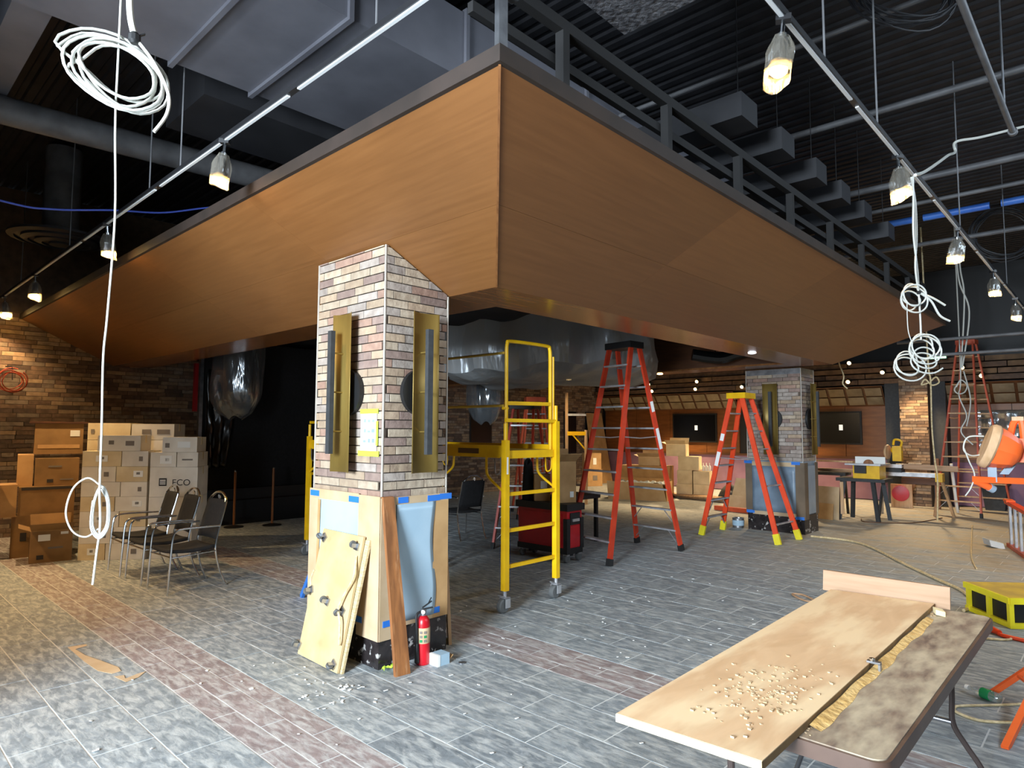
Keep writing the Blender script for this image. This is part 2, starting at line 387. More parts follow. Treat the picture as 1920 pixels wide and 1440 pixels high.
for t in tiles:
    x0, x1, ya, yb, kind = t
    if t in keep:
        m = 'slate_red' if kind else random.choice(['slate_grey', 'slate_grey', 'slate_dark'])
        key = (round(x1-x0, 3), round(yb-ya, 3), m)
        if key not in cache:
            w, h = (x1-x0)/2-G, (yb-ya)/2-G
            cache[key] = MB().box(-w, w, -h, h, -.012, 0).mesh('tile', m, bevel=.0012)
        o = link('tile', cache[key], floor, ((x0+x1)/2, (ya+yb)/2, random.uniform(-.0008, .0008)))
    else: rest[kind].box(x0+G, x1-G, ya+G, yb-G, -.012, 0)
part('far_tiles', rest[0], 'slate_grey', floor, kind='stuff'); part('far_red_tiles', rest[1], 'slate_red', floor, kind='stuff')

# ---- bricks on a plane: origin o, unit u (along), normal nrm (outward)
def bricks(parent, o, u, nrm, width, z0, z1, L, Hc, gap, proud, mats, wts, clip=None, budget=10**9, name='brick', score=None, world=True, fixed=None):
    o, u, nrm = Vector(o), Vector(u), Vector(nrm); cand = []
    n = int(round((z1-z0)/Hc)); rows = []
    for i in range(n):
        off = [0, .5, .25, .75][i % 4]*L + random.uniform(-.1, .1)*L; s = -off
        while s < width:
            l = L*random.choice([1, 1, 1, .55]) if fixed is None else L
            a, b = max(s, 0), min(s+l, width)
            if b-a > .04: rows.append((a, b, z0+i*Hc, z0+(i+1)*Hc))
            s += l
    if score: rows.sort(key=score)
    meshes = {}; rest = {}
    for i, (a, b, za, zb) in enumerate(rows):
        m = random.choices(mats, wts)[0]; w, h = (b-a)/2-gap/2, (zb-za)/2-gap/2
        c = o + u*((a+b)/2) + Vector((0, 0, (za+zb)/2)); jit = random.uniform(0, .25)*proud
        if clip:
            zt = [clip(o+u*a), clip(o+u*b)]
            if za+.008 > max(zt): continue
            if zb > min(zt)-.001:
                s0, s1 = a+gap/2, b-gap/2; t0, t1 = clip(o+u*s0), clip(o+u*s1); rect = [(s0, za+gap/2), (s1, za+gap/2), (s1, zb-gap/2), (s0, zb-gap/2)]; poly = []
                hh = lambda p: t0+(t1-t0)*(p[0]-s0)/(s1-s0)-p[1]
                for kk in range(4):     # clip the brick face along the canopy slope
                    p, q_ = rect[kk], rect[(kk+1) % 4]; hp, hq = hh(p), hh(q_)
                    if hp >= 0: poly.append(p)
                    if (hp > 0) != (hq > 0): f_ = hp/(hp-hq); poly.append((p[0]+(q_[0]-p[0])*f_, p[1]+(q_[1]-p[1])*f_))
                if len(poly) < 3: continue
                q = [o+u*p[0]+Vector((0, 0, p[1])) for p in poly]
                part(name, MB().slab([p+nrm*.001 for p in q], nrm*(proud+jit)), m, parent, world=world); continue
        if i < budget:
            key = (round(b-a, 3), m)
            if key not in meshes:
                meshes[key] = MB().obox(nrm*proud/2, u*w, Vector((0, 0, h)), nrm*(proud/2)).mesh(name, m, bevel=.002)
            M = rootmat(parent); p = c+nrm*jit
            if M is not None and world: p = M.inverted() @ p
            link(name, meshes[key], parent, p)
        else:
            rest.setdefault(m, MB()).obox(c+nrm*(proud/2+jit), u*w, Vector((0, 0, h)), nrm*(proud/2))
    for m, mb in rest.items(): part(name+'_courses', mb, m, parent, kind='stuff', world=world)
WB = ['wallbrick_tan', 'wallbrick_brown', 'wallbrick_grey', 'wallbrick_dark']
wall_left = struct('wall_left', MB().box(-3, XW+.2, YW, YW+.2, 0, ZC), 'wallmortar', 'long brown brick wall behind the stacked boxes')
bricks(wall_left, (1.45, YW, 0), (1, 0, 0), (0, -1, 0), 3.6, .0, 3.52, .30, .069, .009, .016, WB, (4, 4, 3, 3), budget=300,
       score=lambda r: abs((r[0]+r[1])/2-1.4) + (2.0 if r[2] < 1.3 else 0) + (.5 if r[2] > 3.2 else 0))
bricks(wall_left, (6.9, YW, 0), (1, 0, 0), (0, -1, 0), 11.0, .0, 3.52, .30, .069, .009, .016, WB, (4, 4, 3, 3), budget=0)
wall_back = struct('wall_back', MB().box(XW, XW+.2, -3.2, YW+.2, 0, ZC), 'black', 'dark far wall with wood panels above purple wainscot')
wall_right = struct('wall_right', MB().box(-3, XW+.2, -3.2, -3.0, 0, ZC).box(-3, XW, -3.0, -2.9, 3.4, ZC), 'black', 'dark wall to the right of the work area')
mb = MB()   # front wall with storefront opening (behind the camera)
mb.box(-1.0, -.75, -3.0, .2, 0, ZC).box(-1.0, -.75, 4.2, YW, 0, ZC).box(-1.0, -.75, .2, 4.2, 3.9, ZC)
wall_front = struct('wall_front', mb, 'black', 'dark storefront wall with a doorway opening')
# ---- ceiling: dark corrugated metal deck, ribs along Y
prof = []; x = -3.0
while x < XW+.2: prof += [(x, ZC), (x+.08, ZC), (x+.10, ZC+.022), (x+.15, ZC+.022)]; x += .17
vs = [Vector((a, -3.2, b)) for a, b in prof] + [Vector((a, YW+.2, b)) for a, b in prof]; n = len(prof)
mb = MB().add(vs, [(i, i+1, n+i+1, n+i) for i in range(n-1)]); mb.box(-3.1, XW+.3, -3.3, YW+.3, ZC+.14, ZC+.2)
ceiling = struct('ceiling', mb, 'deck', 'dark corrugated metal deck ceiling')

# ---- far wall fittings
def wallpart(nm, mb, m, **k): return part(nm, mb, m, wall_back, **k)
wallpart('purple_wainscot', MB().box(XW-.06, XW, .8, 12.7, .02, 1.0), 'purple')
wallpart('chair_rail', MB().box(XW-.1, XW, .8, 12.7, 1.0, 1.06), 'wood_dark')
for y0, y1 in ((8.0, 12.6), (4.25, 7.6), (.8, 3.0)):
    y = y1
    while y > y0+.1:
        ya = max(y-1.2, y0); wallpart('wood_panel', MB().box(XW-.07, XW, ya+.006, y-.006, 1.06, 2.32), 'wood_wall', bevel=.006); y -= 1.2
    # tilted lattice of tan panels over each bay
    m = int(round((y1-y0)/.42)); w = (y1-y0)/m
    for r in range(2):
        for k in range(m):
            ya, yb = y0+k*w+.03, y0+(k+1)*w-.03; za, zb = 2.36+.21*r, 2.36+.21*r+.175; xa, xb = XW-.16-.16*r, XW-.16-.16*(r+.85)
            wallpart('lattice_panel', MB().slab([(xa, ya, za), (xa, yb, za), (xb, yb, zb), (xb, ya, zb)], (.03, 0, -.01)), 'lattice')
    wallpart('lattice_frame', MB().slab([(XW-.1, y0, 2.33), (XW-.1, y1, 2.33), (XW-.46, y1, 2.80), (XW-.46, y0, 2.80)], (.05, 0, -.02)), 'wood_dark')
for i, z in enumerate((2.84, 2.98, 3.12, 3.26)):    # ledged brick bands above the bays
    y = .8
    while y < 12.6:
        l = random.uniform(.9, 1.6); wallpart('brick_ledge', MB().box(XW-.55+.06*(i % 2), XW, y+.01, min(y+l, 12.65)-.01, z, z+.11), random.choice(['brick_soffit', 'wallbrick_brown', 'wallbrick_dark'])); y += l
for y0, y1, s in ((3.84, 4.18, 'left of'), (2.95, 3.24, 'right of')):
    o = struct('trim_1' if y0 > 3.5 else 'trim_2', MB().box(17.5, XW, y0, y1, 0, 2.95), 'charcoal', 'dark grey column %s the far brick pillar' % s, bevel=.01)
pillar = struct('brick_pillar', MB().box(17.28, XW, 3.25, 3.83, 0, 2.97), 'wallmortar', 'brown brick pillar on the far wall between dark columns'); pillar['category'] = 'pillar'
bricks(pillar, (17.28, 3.25, 0), (0, 1, 0), (-1, 0, 0), .58, .0, 2.97, .29, .069, .009, .014, WB, (4, 4, 3, 2))
def tv_screen(y0, y1, z0, z1, label):
    t = thing('wall_screen', label, 'screen', (XW-.12, (y0+y1)/2, z0), 0, 'dark wall screens')
    part('bezel', MB().box(XW-.12, XW-.07, y0, y1, z0, z1), 'black', t, bevel=.008)
    part('panel', MB().box(XW-.125, XW-.118, y0+.04, y1-.04, z0+.04, z1-.04), 'screen', t)
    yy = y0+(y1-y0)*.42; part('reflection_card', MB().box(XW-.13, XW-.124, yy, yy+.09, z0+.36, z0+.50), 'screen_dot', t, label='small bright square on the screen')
tv_screen(8.66, 10.08, 1.35, 2.2, 'dark wall screen on wood panelling left of the far brick column')
tv_screen(4.81, 5.85, 1.36, 2.2, 'dark wall screen on wood panelling between far column and brick pillar')
solo('plastic_wall_sheet', 'crinkled clear plastic sheet hung on far wall behind the orange ladder', 'plastic sheet',
     MB().grid(lambda u, v: Vector((XW-.16+.03*math.sin(u*31)+.025*math.sin(v*23+u*9), 2.45-u*1.65, 1.2+v*.98)), 26, 12), 'sheet_far', (XW-.16, 1.6, 1.2), solid=.004)
# black-draped bar front in the left-hand wall
bar = struct('wall_recess', MB().box(4.62, 8.6, 11.95, 12.05, .0, 3.3), 'black_cloth', 'black drape closing the recess in the brick wall')
part('base', MB().box(4.7, 8.6, 11.6, 11.94, 0, .42), 'black_gloss', bar); part('step', MB().box(4.7, 8.6, 11.72, 11.94, .42, .62), 'black_gloss', bar)
part('post', MB().box(4.58, 4.64, 11.9, 11.98, 0, 3.3), 'steel', bar); part('red_edge', MB().box(4.5, 4.56, 11.93, 12.0, 2.0, 2.85), 'red_dark', bar)
solo('black_plastic_sheet', 'glossy black plastic sheet hung over the left edge of the black drape', 'plastic sheet',
     MB().grid(lambda u, v: Vector((4.68+u*(.62-.25*(1-v)), 11.86+.03*math.sin(u*17+v*5)+.02*math.sin(v*11), 1.0+v*1.75)), 14, 16), 'black_gloss', (4.9, 11.9, 1.0), solid=.006)

# ================================================================== CANOPY
canopy = thing('wood_canopy', 'large wood-panelled canopy with sloped sides hung over the room', 'canopy', (2.12, 2.08, 3.425), kind='structure')
XA, YA, ZT, XB, YB, ZB = 2.119, 2.084, 3.425, 3.438, 3.401, 2.772
XC, XD = 12.48, 11.16; YE = YW-.02
nl = Vector((-.444, 0, -.896))*-.03; nr = Vector((0, -.444, -.896))*-.03; nf = Vector((.444, 0, -.896))*-.03
def L_(s): return XA+(XB-XA)*s, YA+(YB-YA)*s, ZT+(ZB-ZT)*s, XC+(XD-XC)*s
g = .0007
for s0, s1 in ((0, .515-g), (.515+g, 1)):
    (xa, ya, za, ca), (xb, yb, zb, cb) = L_(s0), L_(s1)
    cuts = [None, 4.75, 7.2, 9.65, 12.1, YE] if s0 == 0 else [None, 4.75, 7.2, 9.65, 12.1, YE]
    for i in range(5):
        p0 = (ya, yb) if i == 0 else (cuts[i]+g,)*2; p1 = (cuts[i+1]-g,)*2
        part('panel', MB().slab([(xa, p0[0], za), (xa, p1[0], za), (xb, p1[1], zb), (xb, p0[1], zb)], nl), 'wood_y', canopy)
    cuts = [None, 4.82, 7.26, 9.7, None]
    for i in range(4):
        p0 = (xa, xb) if i == 0 else (cuts[i]+g,)*2; p1 = (ca, cb) if i == 3 else (cuts[i+1]-g,)*2
        part('panel', MB().slab([(p0[0], ya, za), (p1[0], ya, za), (p1[1], yb, zb), (p0[1], yb, zb)], nr), 'wood_x', canopy)
    cuts = [None, 4.75, 7.2, 9.65, 12.1, YE]
    for i in range(5):
        p0 = (ya, yb) if i == 0 else (cuts[i]+g,)*2; p1 = (cuts[i+1]-g,)*2
        part('panel', MB().slab([(ca, p0[0], za), (ca, p1[0], za), (cb, p1[1], zb), (cb, p0[1], zb)], nf), 'wood_y', canopy)
part('corner_trim', MB().bar((XA-.004, YA-.004, ZT), (XB-.004, YB-.004, ZB), .012, .012), 'wood_lip', canopy)
IX, IY, IX2 = 3.996, 3.958, 10.6
for q in ([(XB, YB, ZB), (XD, YB, ZB), (IX2, IY, ZB), (IX, IY, ZB)], [(XB, YB, ZB), (IX, IY, ZB), (IX, YE, ZB), (XB, YE, ZB)], [(XD, YB, ZB), (XD, YE, ZB), (IX2, YE, ZB), (IX2, IY, ZB)]):
    part('soffit_lip', MB().slab(q, (0, 0, .03)), 'wood_lip', canopy)
for x0, x1, y0, y1 in ((IX, IX2, IY-.03, IY), (IX-.03, IX, IY, YE), (IX2, IX2+.03, IY, YE)):
    part('inner_fascia', MB().box(x0, x1, y0, y1, ZB+.03, 3.42), 'wood_dark', canopy)
part('inner_ceiling', MB().box(IX, IX2, IY, YE, 3.42, 3.45), 'black_ceiling', canopy)
for x0, x1, y0, y1 in ((XA-.03, XC+.03, YA-.03, YA), (XA-.03, XA, YA, YE), (XC, XC+.03, YA, YE)):
    part('top_fascia', MB().box(x0, x1, y0, y1, ZT, ZT+.085), 'fascia', canopy)
part('top_deck', MB().box(XA, XC, YA, YE, ZT+.04, ZT+.06), 'black_ceiling', canopy)
# framing above the canopy
for i in range(9): part('stud', MB().box(2.87+i*1.2, 2.93+i*1.2, 2.30, 2.36, ZT+.06, 4.05), 'frame_black', canopy)
part('top_rail', MB().box(2.2, 12.4, 2.30, 2.36, 4.05, 4.12), 'frame_black', canopy); part('mid_rail', MB().box(2.2, 12.4, 2.36, 2.40, 3.86, 3.92), 'frame_black', canopy)
part('corner_hanger', MB().box(2.13, 2.19, 2.10, 2.13, ZT+.02, 3.82).box(2.04, 2.26, 2.09, 2.14, 3.82, 3.86), 'steel', canopy)
part('downlight', MB().lathe([(.05, 0), (.055, -.008), (.03, -.016)], 16, (8.75, 3.7, ZB)), 'bulb_cool', canopy, label='small lit white downlight')
for y in (6.4, 8.6):  # added downlights and spots on the far lip, to brighten the cartons
    part('downlight', MB().lathe([(.05, 0), (.055, -.008), (.03, -.016)], 16, (10.9, y, ZB)), 'bulb_far', canopy, label='small added warm downlight to brighten the cartons')
    l = bpy.data.lights.new('lip_fill', 'SPOT'); l.energy = 170; l.color = (1, .74, .42); l.spot_size = math.radians(95); l.spot_blend = .7; l.shadow_soft_size = .05
    lo = bpy.data.objects.new('lip_fill', l); COL.objects.link(lo); lo.location = (10.9, y, ZB-.03); lo.rotation_euler = Vector((1.2, .1, -1)).to_track_quat('-Z', 'Y').to_euler()

# ================================================================== BRICK COLUMNS
def plane_l(p): return 3.08 - .495*(p.x-2.816) - .012
def column(x0, y0, x1, y1, far, label):
    t = thing('brick_column', label, 'column', ((x0+x1)/2, (y0+y1)/2, 0), 0, None, 'structure')
    zt = (lambda p: 2.755) if far else plane_l
    e = .012
    bot = [Vector((x, y, 0)) for x, y in ((x0+e, y0+e), (x1-e, y0+e), (x1-e, y1-e), (x0+e, y1-e))]
    top = [Vector((p.x, p.y, zt(p)-.004)) for p in bot]
    part('core', MB().add(bot+top, [(3, 2, 1, 0), (4, 5, 6, 7), (0, 1, 5, 4), (1, 2, 6, 5), (2, 3, 7, 6), (3, 0, 4, 7)]), 'mortar', t)
    BM = ['brick_cream', 'brick_tan', 'brick_grey', 'brick_mauve', 'brick_rose']; wt = (5, 4, 4, 3, 1.6) if not far else (2, 3, 5, 5, 1)
    zz = 3.12 if not far else 2.66
    bricks(t, (x0, y1, 0), (0, -1, 0), (-1, 0, 0), y1-y0, 1.19, zz, .258, .0643, .008, .010, BM, wt, clip=zt, fixed=1)
    bricks(t, (x0, y0, 0), (1, 0, 0), (0, -1, 0), x1-x0, 1.19, zz, .258, .0643, .008, .010, BM, wt, clip=zt, fixed=1)
    for a, b in (((x0-.014, y0-.014), .012), ((x1+.002, y0-.014), .01), ((x0-.014, y1+.002), .01)):
        px, py = a; q = Vector((px+.005, py+.005, 0)); part('corner_trim', MB().box(px, px+.01, py, py+.01, .30, zt(q)-.006), 'trim_cream', t)
    if far:
        part('metal_band', MB().box(x0-.012, x1+.012, y0-.012, y1+.012, 2.66, 2.752), 'steel', t)
    k = .018
    part('marble_base', MB().box(x0-k, x1+k, y0-k, y1+k, 0, .30), 'marble', t, bevel=.004)
    part('wainscot', MB().box(x0-.006, x1+.006, y0-.006, y1+.006, .30, 1.19), 'film_grey', t)
    return t
col1 = column(2.816, 3.940, 3.410, 4.860, False, 'near brick column rising to the canopy beside the yellow scaffold')
col2 = column(11.19, 3.92, 11.784, 4.84, True, 'far brick column behind the orange step ladder with yellow feet')
# ================================================================== CEILING SERVICES
t = thing('air_duct', 'wide flat grey duct crossing above the left lighting track', 'duct', (2.0, 4.4, 4.5))
x = -.72
for i, x1 in enumerate((.55, 1.70, 2.33, 3.4, 5.0, 6.6, 8.2)):
    part('section', MB().box(x+.005, x1-.005, 3.45+(.28 if i > 1 else 0), 5.2, 4.5, 5.05), 'duct', t, bevel=.01)
    part('flange', MB().box(x1-.018, x1+.018, 3.42+(.28 if i > 1 else 0), 5.23, 4.47, 5.08), 'duct', t, bevel=.006); x = x1
solo('square_duct', 'pale grey square duct in the dark ceiling beside the wide flat duct', 'duct', MB().box(.78, 1.02, 5.3, 9.5, 4.75, 5.45), 'duct', (.8, 6, 4.6), bevel=.01)
solo('insulated_duct', 'silver foil wrapped insulated duct hanging above the canopy corner', 'duct', MB().box(-.72, 3.5, .6, 2.29, 4.3, 4.95), 'insulation', (2, 1.4, 4.6), bevel=.09)
solo('round_duct', 'long dark round duct running across the left ceiling', 'duct', MB().cyl((-.74, 7.53, 4.62), (8.0, 6.9, 4.62), .13, None, 20), 'pipe_grey', (2, 7.3, 4.6))
solo('rounded_duct', 'dark duct with rounded end behind the wide flat duct', 'duct', MB().box(2.1, 4.8, 5.6, 6.5, 4.55, 5.48), 'duct_dark', (3, 6, 4.6), bevel=.14)
t = thing('ceiling_diffuser', 'dark round ring diffuser on a vertical duct above the left wall', 'diffuser', (2.08, 10.3, 4.2))
for r0, r1, z in ((.58, .50, 4.2), (.43, .35, 4.17), (.28, .20, 4.15), (.12, .01, 4.14)):
    part('ring', MB().lathe([(r1, z+.03), (r1, z), (r0, z+.02), (r0, z+.05)] if r1 > .02 else [(r0, z+.03), (r0, z), (r1, z)], 32, (2.08, 10.3, 0)), 'duct_dark', t)
part('neck', MB().cyl((2.08, 10.3, 4.24), (2.08, 10.3, 5.45), .21, .21, 24), 'pipe_grey', t)
for i, (xx, r, lab) in enumerate(((5.6, .022, 'thin grey ceiling pipe nearest the canopy corner on the right'), (7.33, .034, 'grey ceiling pipe crossing over the second right-hand track lamp'),
                       (9.7, .042, 'thicker grey ceiling pipe in front of the blue strip'), (10.75, .03, 'grey ceiling pipe just before the blue strip'), (13.2, .04, 'dim grey ceiling pipe beyond the blue strip'))):
    solo('ceiling_pipe', lab, 'pipe', MB().cyl((xx, -2.9, 5.0), (xx, 4.6, 5.0), r), 'pipe_grey', (xx, 1, 5.0), group='ceiling pipes')
solo('conduit_pipe', 'straight metal conduit pipe hanging below the deck with open end', 'pipe', MB().cyl((2.0, .60, 4.22), (6.7, .575, 4.2), .022).cyl((6.68, .575, 4.2), (6.72, .575, 4.2), .034), 'pipe_grey', (5, .58, 4.2))
solo('hanger_rod', 'thin rod with white ceiling plate holding the conduit pipe', 'rod', MB().cyl((6.25, .58, 4.2), (6.25, .58, 5.48), .008).box(6.13, 6.37, .50, .66, 5.44, 5.47), 'steel', (6.25, .58, 5.0))
t = thing('skylit_strip', 'row of blue rods standing in for sky-lit strips under the dark ceiling', 'pipe', (11.9, 2, 5.1))  # rods standing in for strips lit blue by the sky
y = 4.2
while y > -1.5: part('length', MB().cyl((11.9, y, 5.1), (11.9, y-.86, 5.1), .055, None, 14), 'skylit_strip', t); y -= 1.0
for i, (a, b, z) in enumerate((((14, 3.1), (14, -1), 3.38), ((14, 2.5), (14, -1), 3.10))):
    solo('low_pipe', ('upper' if i == 0 else 'lower')+' pale pipe running in front of the far orange ladder top', 'pipe', MB().cyl((a[0], a[1], z), (b[0], b[1], z), .03), 'pipe_grey', (14, 1, z))
for i, xx in enumerate((5.1, 5.97, 6.9, 7.72, 8.6, 9.7)):
    nm = ('first', 'second', 'third', 'fourth', 'fifth', 'sixth')[i]
    t = thing('ceiling_baffle', 'dark grey box baffle above the canopy, %s from the canopy corner' % nm, 'baffle', (xx, 2.7, 4.31), 0, 'box baffles above the canopy')
    part('shell', MB().box(xx, xx+.32, 2.2, 3.3, 4.31, 4.52), 'duct_dark', t, bevel=.008); part('hanger', MB().cyl((xx+.16, 2.3, 4.52), (xx+.16, 2.3, 5.48), .004), 'black', t)
def coil(name, label, c, r, n, wob, m, cr_, axis=(0, 1, 0), tail=None, cat='cable coil', group=None, rr=.25):
    c = Vector(c); z = Vector(axis).normalized(); a = z.orthogonal().normalized(); b = z.cross(a); pts = []
    for i in range(n*14):
        an = 2*PI*i/14; k = r*(1+rr*math.sin(i*.37+1)*.5+random.uniform(-.03, .03)); pts.append(c + a*k*math.cos(an) + b*k*math.sin(an) + z*wob*math.sin(i*.61))
    mb = MB().tube(cr(pts, 2), cr_, 6)
    return solo(name, label, cat, mb, m, tuple(c), group=group)
coil('wire_coil', 'dark wire coil hung high above the right lighting track', (5.55, 1.1, 5.1), .36, 9, .04, 'duct_dark', .007, (-.7, -.6, .3))
coil('wire_coil', 'dark wire coil hanging in front of the far blue strip', (13.4, 1.35, 5.0), .42, 8, .05, 'duct_dark', .012, (-.9, -.3, .1))
coil('wire_coil', 'orange-red wire coil hanging before the brick wall at left', (1.96, 12.2, 2.42), .15, 4, .04, 'orange_dull', .008, (.2, 1, .1), rr=.5)
solo('coil_hook', 'thin dark hook wire holding the orange-red coil at the left wall', 'wire', MB().tube([(1.96, 12.2, 2.42), (1.95, 12.22, 2.62), (1.95, 12.74, 2.66)], .006, 6), 'black', (1.96, 12.2, 2.5))
solo('blue_cable', 'thin blue cable sagging across the dark left ceiling', 'cable', MB().tube(cr([(-.2, 7, 3.78), (.97, 7, 3.66), (1.35, 7, 3.68), (1.82, 7, 3.79), (2.24, 7, 3.87), (2.57, 7, 3.99), (2.87, 7, 4.12), (3.3, 7, 4.4)], 6), .009, 6), 'cable_blue', (1.8, 7, 3.8))

# ---- lighting tracks with bagged lamps
def track(label, p, q, rods, group):
    t = thing('lighting_track', label, 'lighting track', tuple((Vector(p)+Vector(q))/2), 0, group)
    part('rail', MB().bar(Vector(p)+Vector((0, 0, .02)), Vector(q)+Vector((0, 0, .02)), .036, .034), 'track_black', t)
    d = Vector(q)-Vector(p); n = int(d.length/2.4); sd = d.normalized()
    for i in range(n+1):
        a = Vector(p)+d*(i/(n+1)); b = Vector(p)+d*((i+1)/(n+1))
        part('underside_sheen', MB().bar(a+sd*.06, b-sd*.06, .020, .010), 'track_under_sheen', t)  # underside strip, painted white for the sky it reflects
    for r in rods: part('rod', MB().cyl(Vector(r), (r[0], r[1], 5.48), .006, None, 6), 'pipe_grey', t)
    return t
track('black lighting track running along the left side of the canopy', (1.83, 1.25, 3.7), (1.83, 12.6, 3.7), [(1.83, y, 3.73) for y in (2.68, 5.3, 6.0, 8.6, 11.2)], 'lighting tracks')
track('black lighting track running along the right side of the canopy', (2.0, 1.12, 3.7), (17.6, 1.12, 3.7), [(x, 1.12, 3.73) for x in (3.7, 4.75, 7.75, 11.3, 14.5)], 'lighting tracks')
def lamp_proto():
    t = thing('track_lamp', 'x', 'lamp', (0, 0, 0), 0, 'bagged track lamps')
    part('clip', MB().box(-.02, .02, -.035, .035, -.01, .02), 'track_black', t, world=False)
    part('stem', MB().cyl((0, 0, -.005), (0, 0, -.07), .011, None, 8).lathe([(.012, -.07), (.022, -.075), (.022, -.095), (.012, -.10)], 12), 'chrome', t, world=False)
    part('housing', MB().lathe([(.018, -.10), (.032, -.105), (.034, -.20), (.046, -.225), (.046, -.262), (.040, -.262), (.03, -.24)], 18), 'black', t, world=False)
    part('bulb', MB().lathe([(.001, -.245), (.038, -.252), (.040, -.270), (.026, -.285), (.001, -.29)], 18), 'bulb', t, world=False)
    def bag(u, v):
        an = 2*PI*u; r = .030+.036*min(1, v*3)+.006*math.sin(an*5+v*4)+.010*v*math.sin(an*2+1)
        return Vector((r*math.cos(an), r*math.sin(an), -.085-.235*v+.025*v*math.sin(an+.6)))
    part('plastic_bag', MB().grid(bag, 20, 8, True), 'bag', t, world=False)
    return t
lp = lamp_proto()
LL = [((1.83, 1.47, 3.69), 'bagged track lamp right above the canopy corner on the left track'), ((1.83, 4.48, 3.69), 'bagged track lamp on left track halfway along the canopy side'),
      ((1.83, 7.2, 3.69), 'bagged track lamp behind the hanging white cable'), ((1.83, 10.3, 3.69), 'bagged track lamp on left track near the brick wall'),
      ((1.83, 12.35, 3.69), 'bagged track lamp at the brick wall end of left track'),
      ((3.1, 1.12, 3.69), 'bagged track lamp nearest the camera on the right track'), ((5.28, 1.12, 3.69), 'bagged track lamp beside the bundled white cables on right track'),
      ((7.61, 1.12, 3.69), 'bagged track lamp third along the right track'), ((9.95, 1.12, 3.69), 'bagged track lamp fourth along the right track'),
      ((12.2, 1.12, 3.69), 'bagged track lamp fifth along the right track near the far pipes')]
warm = (1.0, .68, .34)
for i, (p, lab) in enumerate(LL):
    o = lp if i == 0 else copy_tree(lp, p, .7*i, lab); o.location = p; o['label'] = lab; o.rotation_euler = (.12*math.sin(i*2.1), .12*math.cos(i*1.7), .7*i)
    l = bpy.data.lights.new('lamp_light', 'SPOT'); l.energy = (40 if i < 5 else 55) if i != 0 else 20; l.color = warm; l.spot_size = math.radians(115); l.spot_blend = .7; l.shadow_soft_size = .04
    if i in (3, 4): l.energy = (330, 150)[i-3]
    if i in (8, 9): l.energy = 120
    if i == 5: l.energy = 22
    lo = bpy.data.objects.new('lamp_light', l); COL.objects.link(lo); lo.location = (p[0], p[1], p[2]-.31)
for x, y in ((.2, 6.3), (.3, 9.3)):   # lamps of the next track, left of the picture
    l = bpy.data.lights.new('lamp_light', 'SPOT'); l.energy = 230; l.color = (1.0, .60, .26); l.spot_size = math.radians(120); l.spot_blend = .7; l.shadow_soft_size = .05
    lo = bpy.data.objects.new('lamp_light', l); COL.objects.link(lo); lo.location = (x, y, 3.4)
# small floodlights on the far wall
FL = [(10.49, 3.09, 'upper small floodlight beside the tall twin ladder on far wall'), (10.38, 2.88, 'lower small floodlight beside the tall twin ladder on far wall'), (8.91, 3.10, 'upper small floodlight over the left wall screen'),
      (8.96, 2.885, 'lower small floodlight over the left wall screen'), (7.58, 2.89, 'small floodlight just left of the far brick column'), (4.86, 3.36, 'small floodlight just right of the canopy end'),
      (4.9, 2.90, 'small floodlight above the lattice between far column and pillar'), (4.14, 3.09, 'small floodlight above the dark column left of the pillar'),
      (2.57, 3.11, 'small floodlight seen at the top of far orange ladder'), (2.22, 2.91, 'small floodlight right of the far orange ladder rails')]
t0 = None
for i, (y, z, lab) in enumerate(FL):
    if t0 is None:
        t0 = thing('floodlight', lab, 'lamp', (17.2, y, z), 0, 'small floodlights on the far wall')
        part('housing', MB().lathe([(.02, .0), (.035, .05), (.06, .11), (.05, .12)], 12, (0, 0, 0), (.8, 0, .35)), 'black', t0, world=False)
        part('lens', MB().lathe([(.045, -.004), (.036, -.022), (.008, -.03)], 12, (0, 0, 0), (.8, 0, .35)), 'bulb_far', t0, world=False)
        part('bracket', MB().bar((.03, 0, .03), (.36, 0, .06), .02, .02), 'black', t0, world=False)
    else: copy_tree(t0, (17.2, y, z), 0, lab)
for y in (9.6, 6.5, 3.4):
    l = bpy.data.lights.new('flood_light', 'SPOT'); l.energy = (950, 800, 430)[int((9.7-y)/3)]; l.color = (1, .72, .40); l.shadow_soft_size = .12; l.spot_size = math.radians(112); l.spot_blend = .6; lo = bpy.data.objects.new('flood_light', l); COL.objects.link(lo); lo.location = (16.9, y, 3.0); lo.rotation_euler = Vector((-.28, 0, -1)).to_track_quat('-Z', 'Y').to_euler()
t = thing('exit_light', 'small green-lit light fitting behind the coiled white cables', 'light', (17.0, 2.94, 3.37))
part('case', MB().box(17.0, 17.06, 2.8, 3.15, 3.3, 3.42), 'black', t); part('lens', MB().box(16.985, 17.0, 2.82, 3.13, 3.32, 3.40), 'sign_green', t)

# ---- hanging cables
def cable(name, label, pts, r, m, k=8, cat='cable', extra=None, group=None):
    mb = MB().tube(cr(pts, k), r, 6)
    if extra:
        for e in extra: mb.tube(cr(e, k), r, 6)
    return solo(name, label, cat, mb, m, tuple(Vector(pts[0])), group=group)
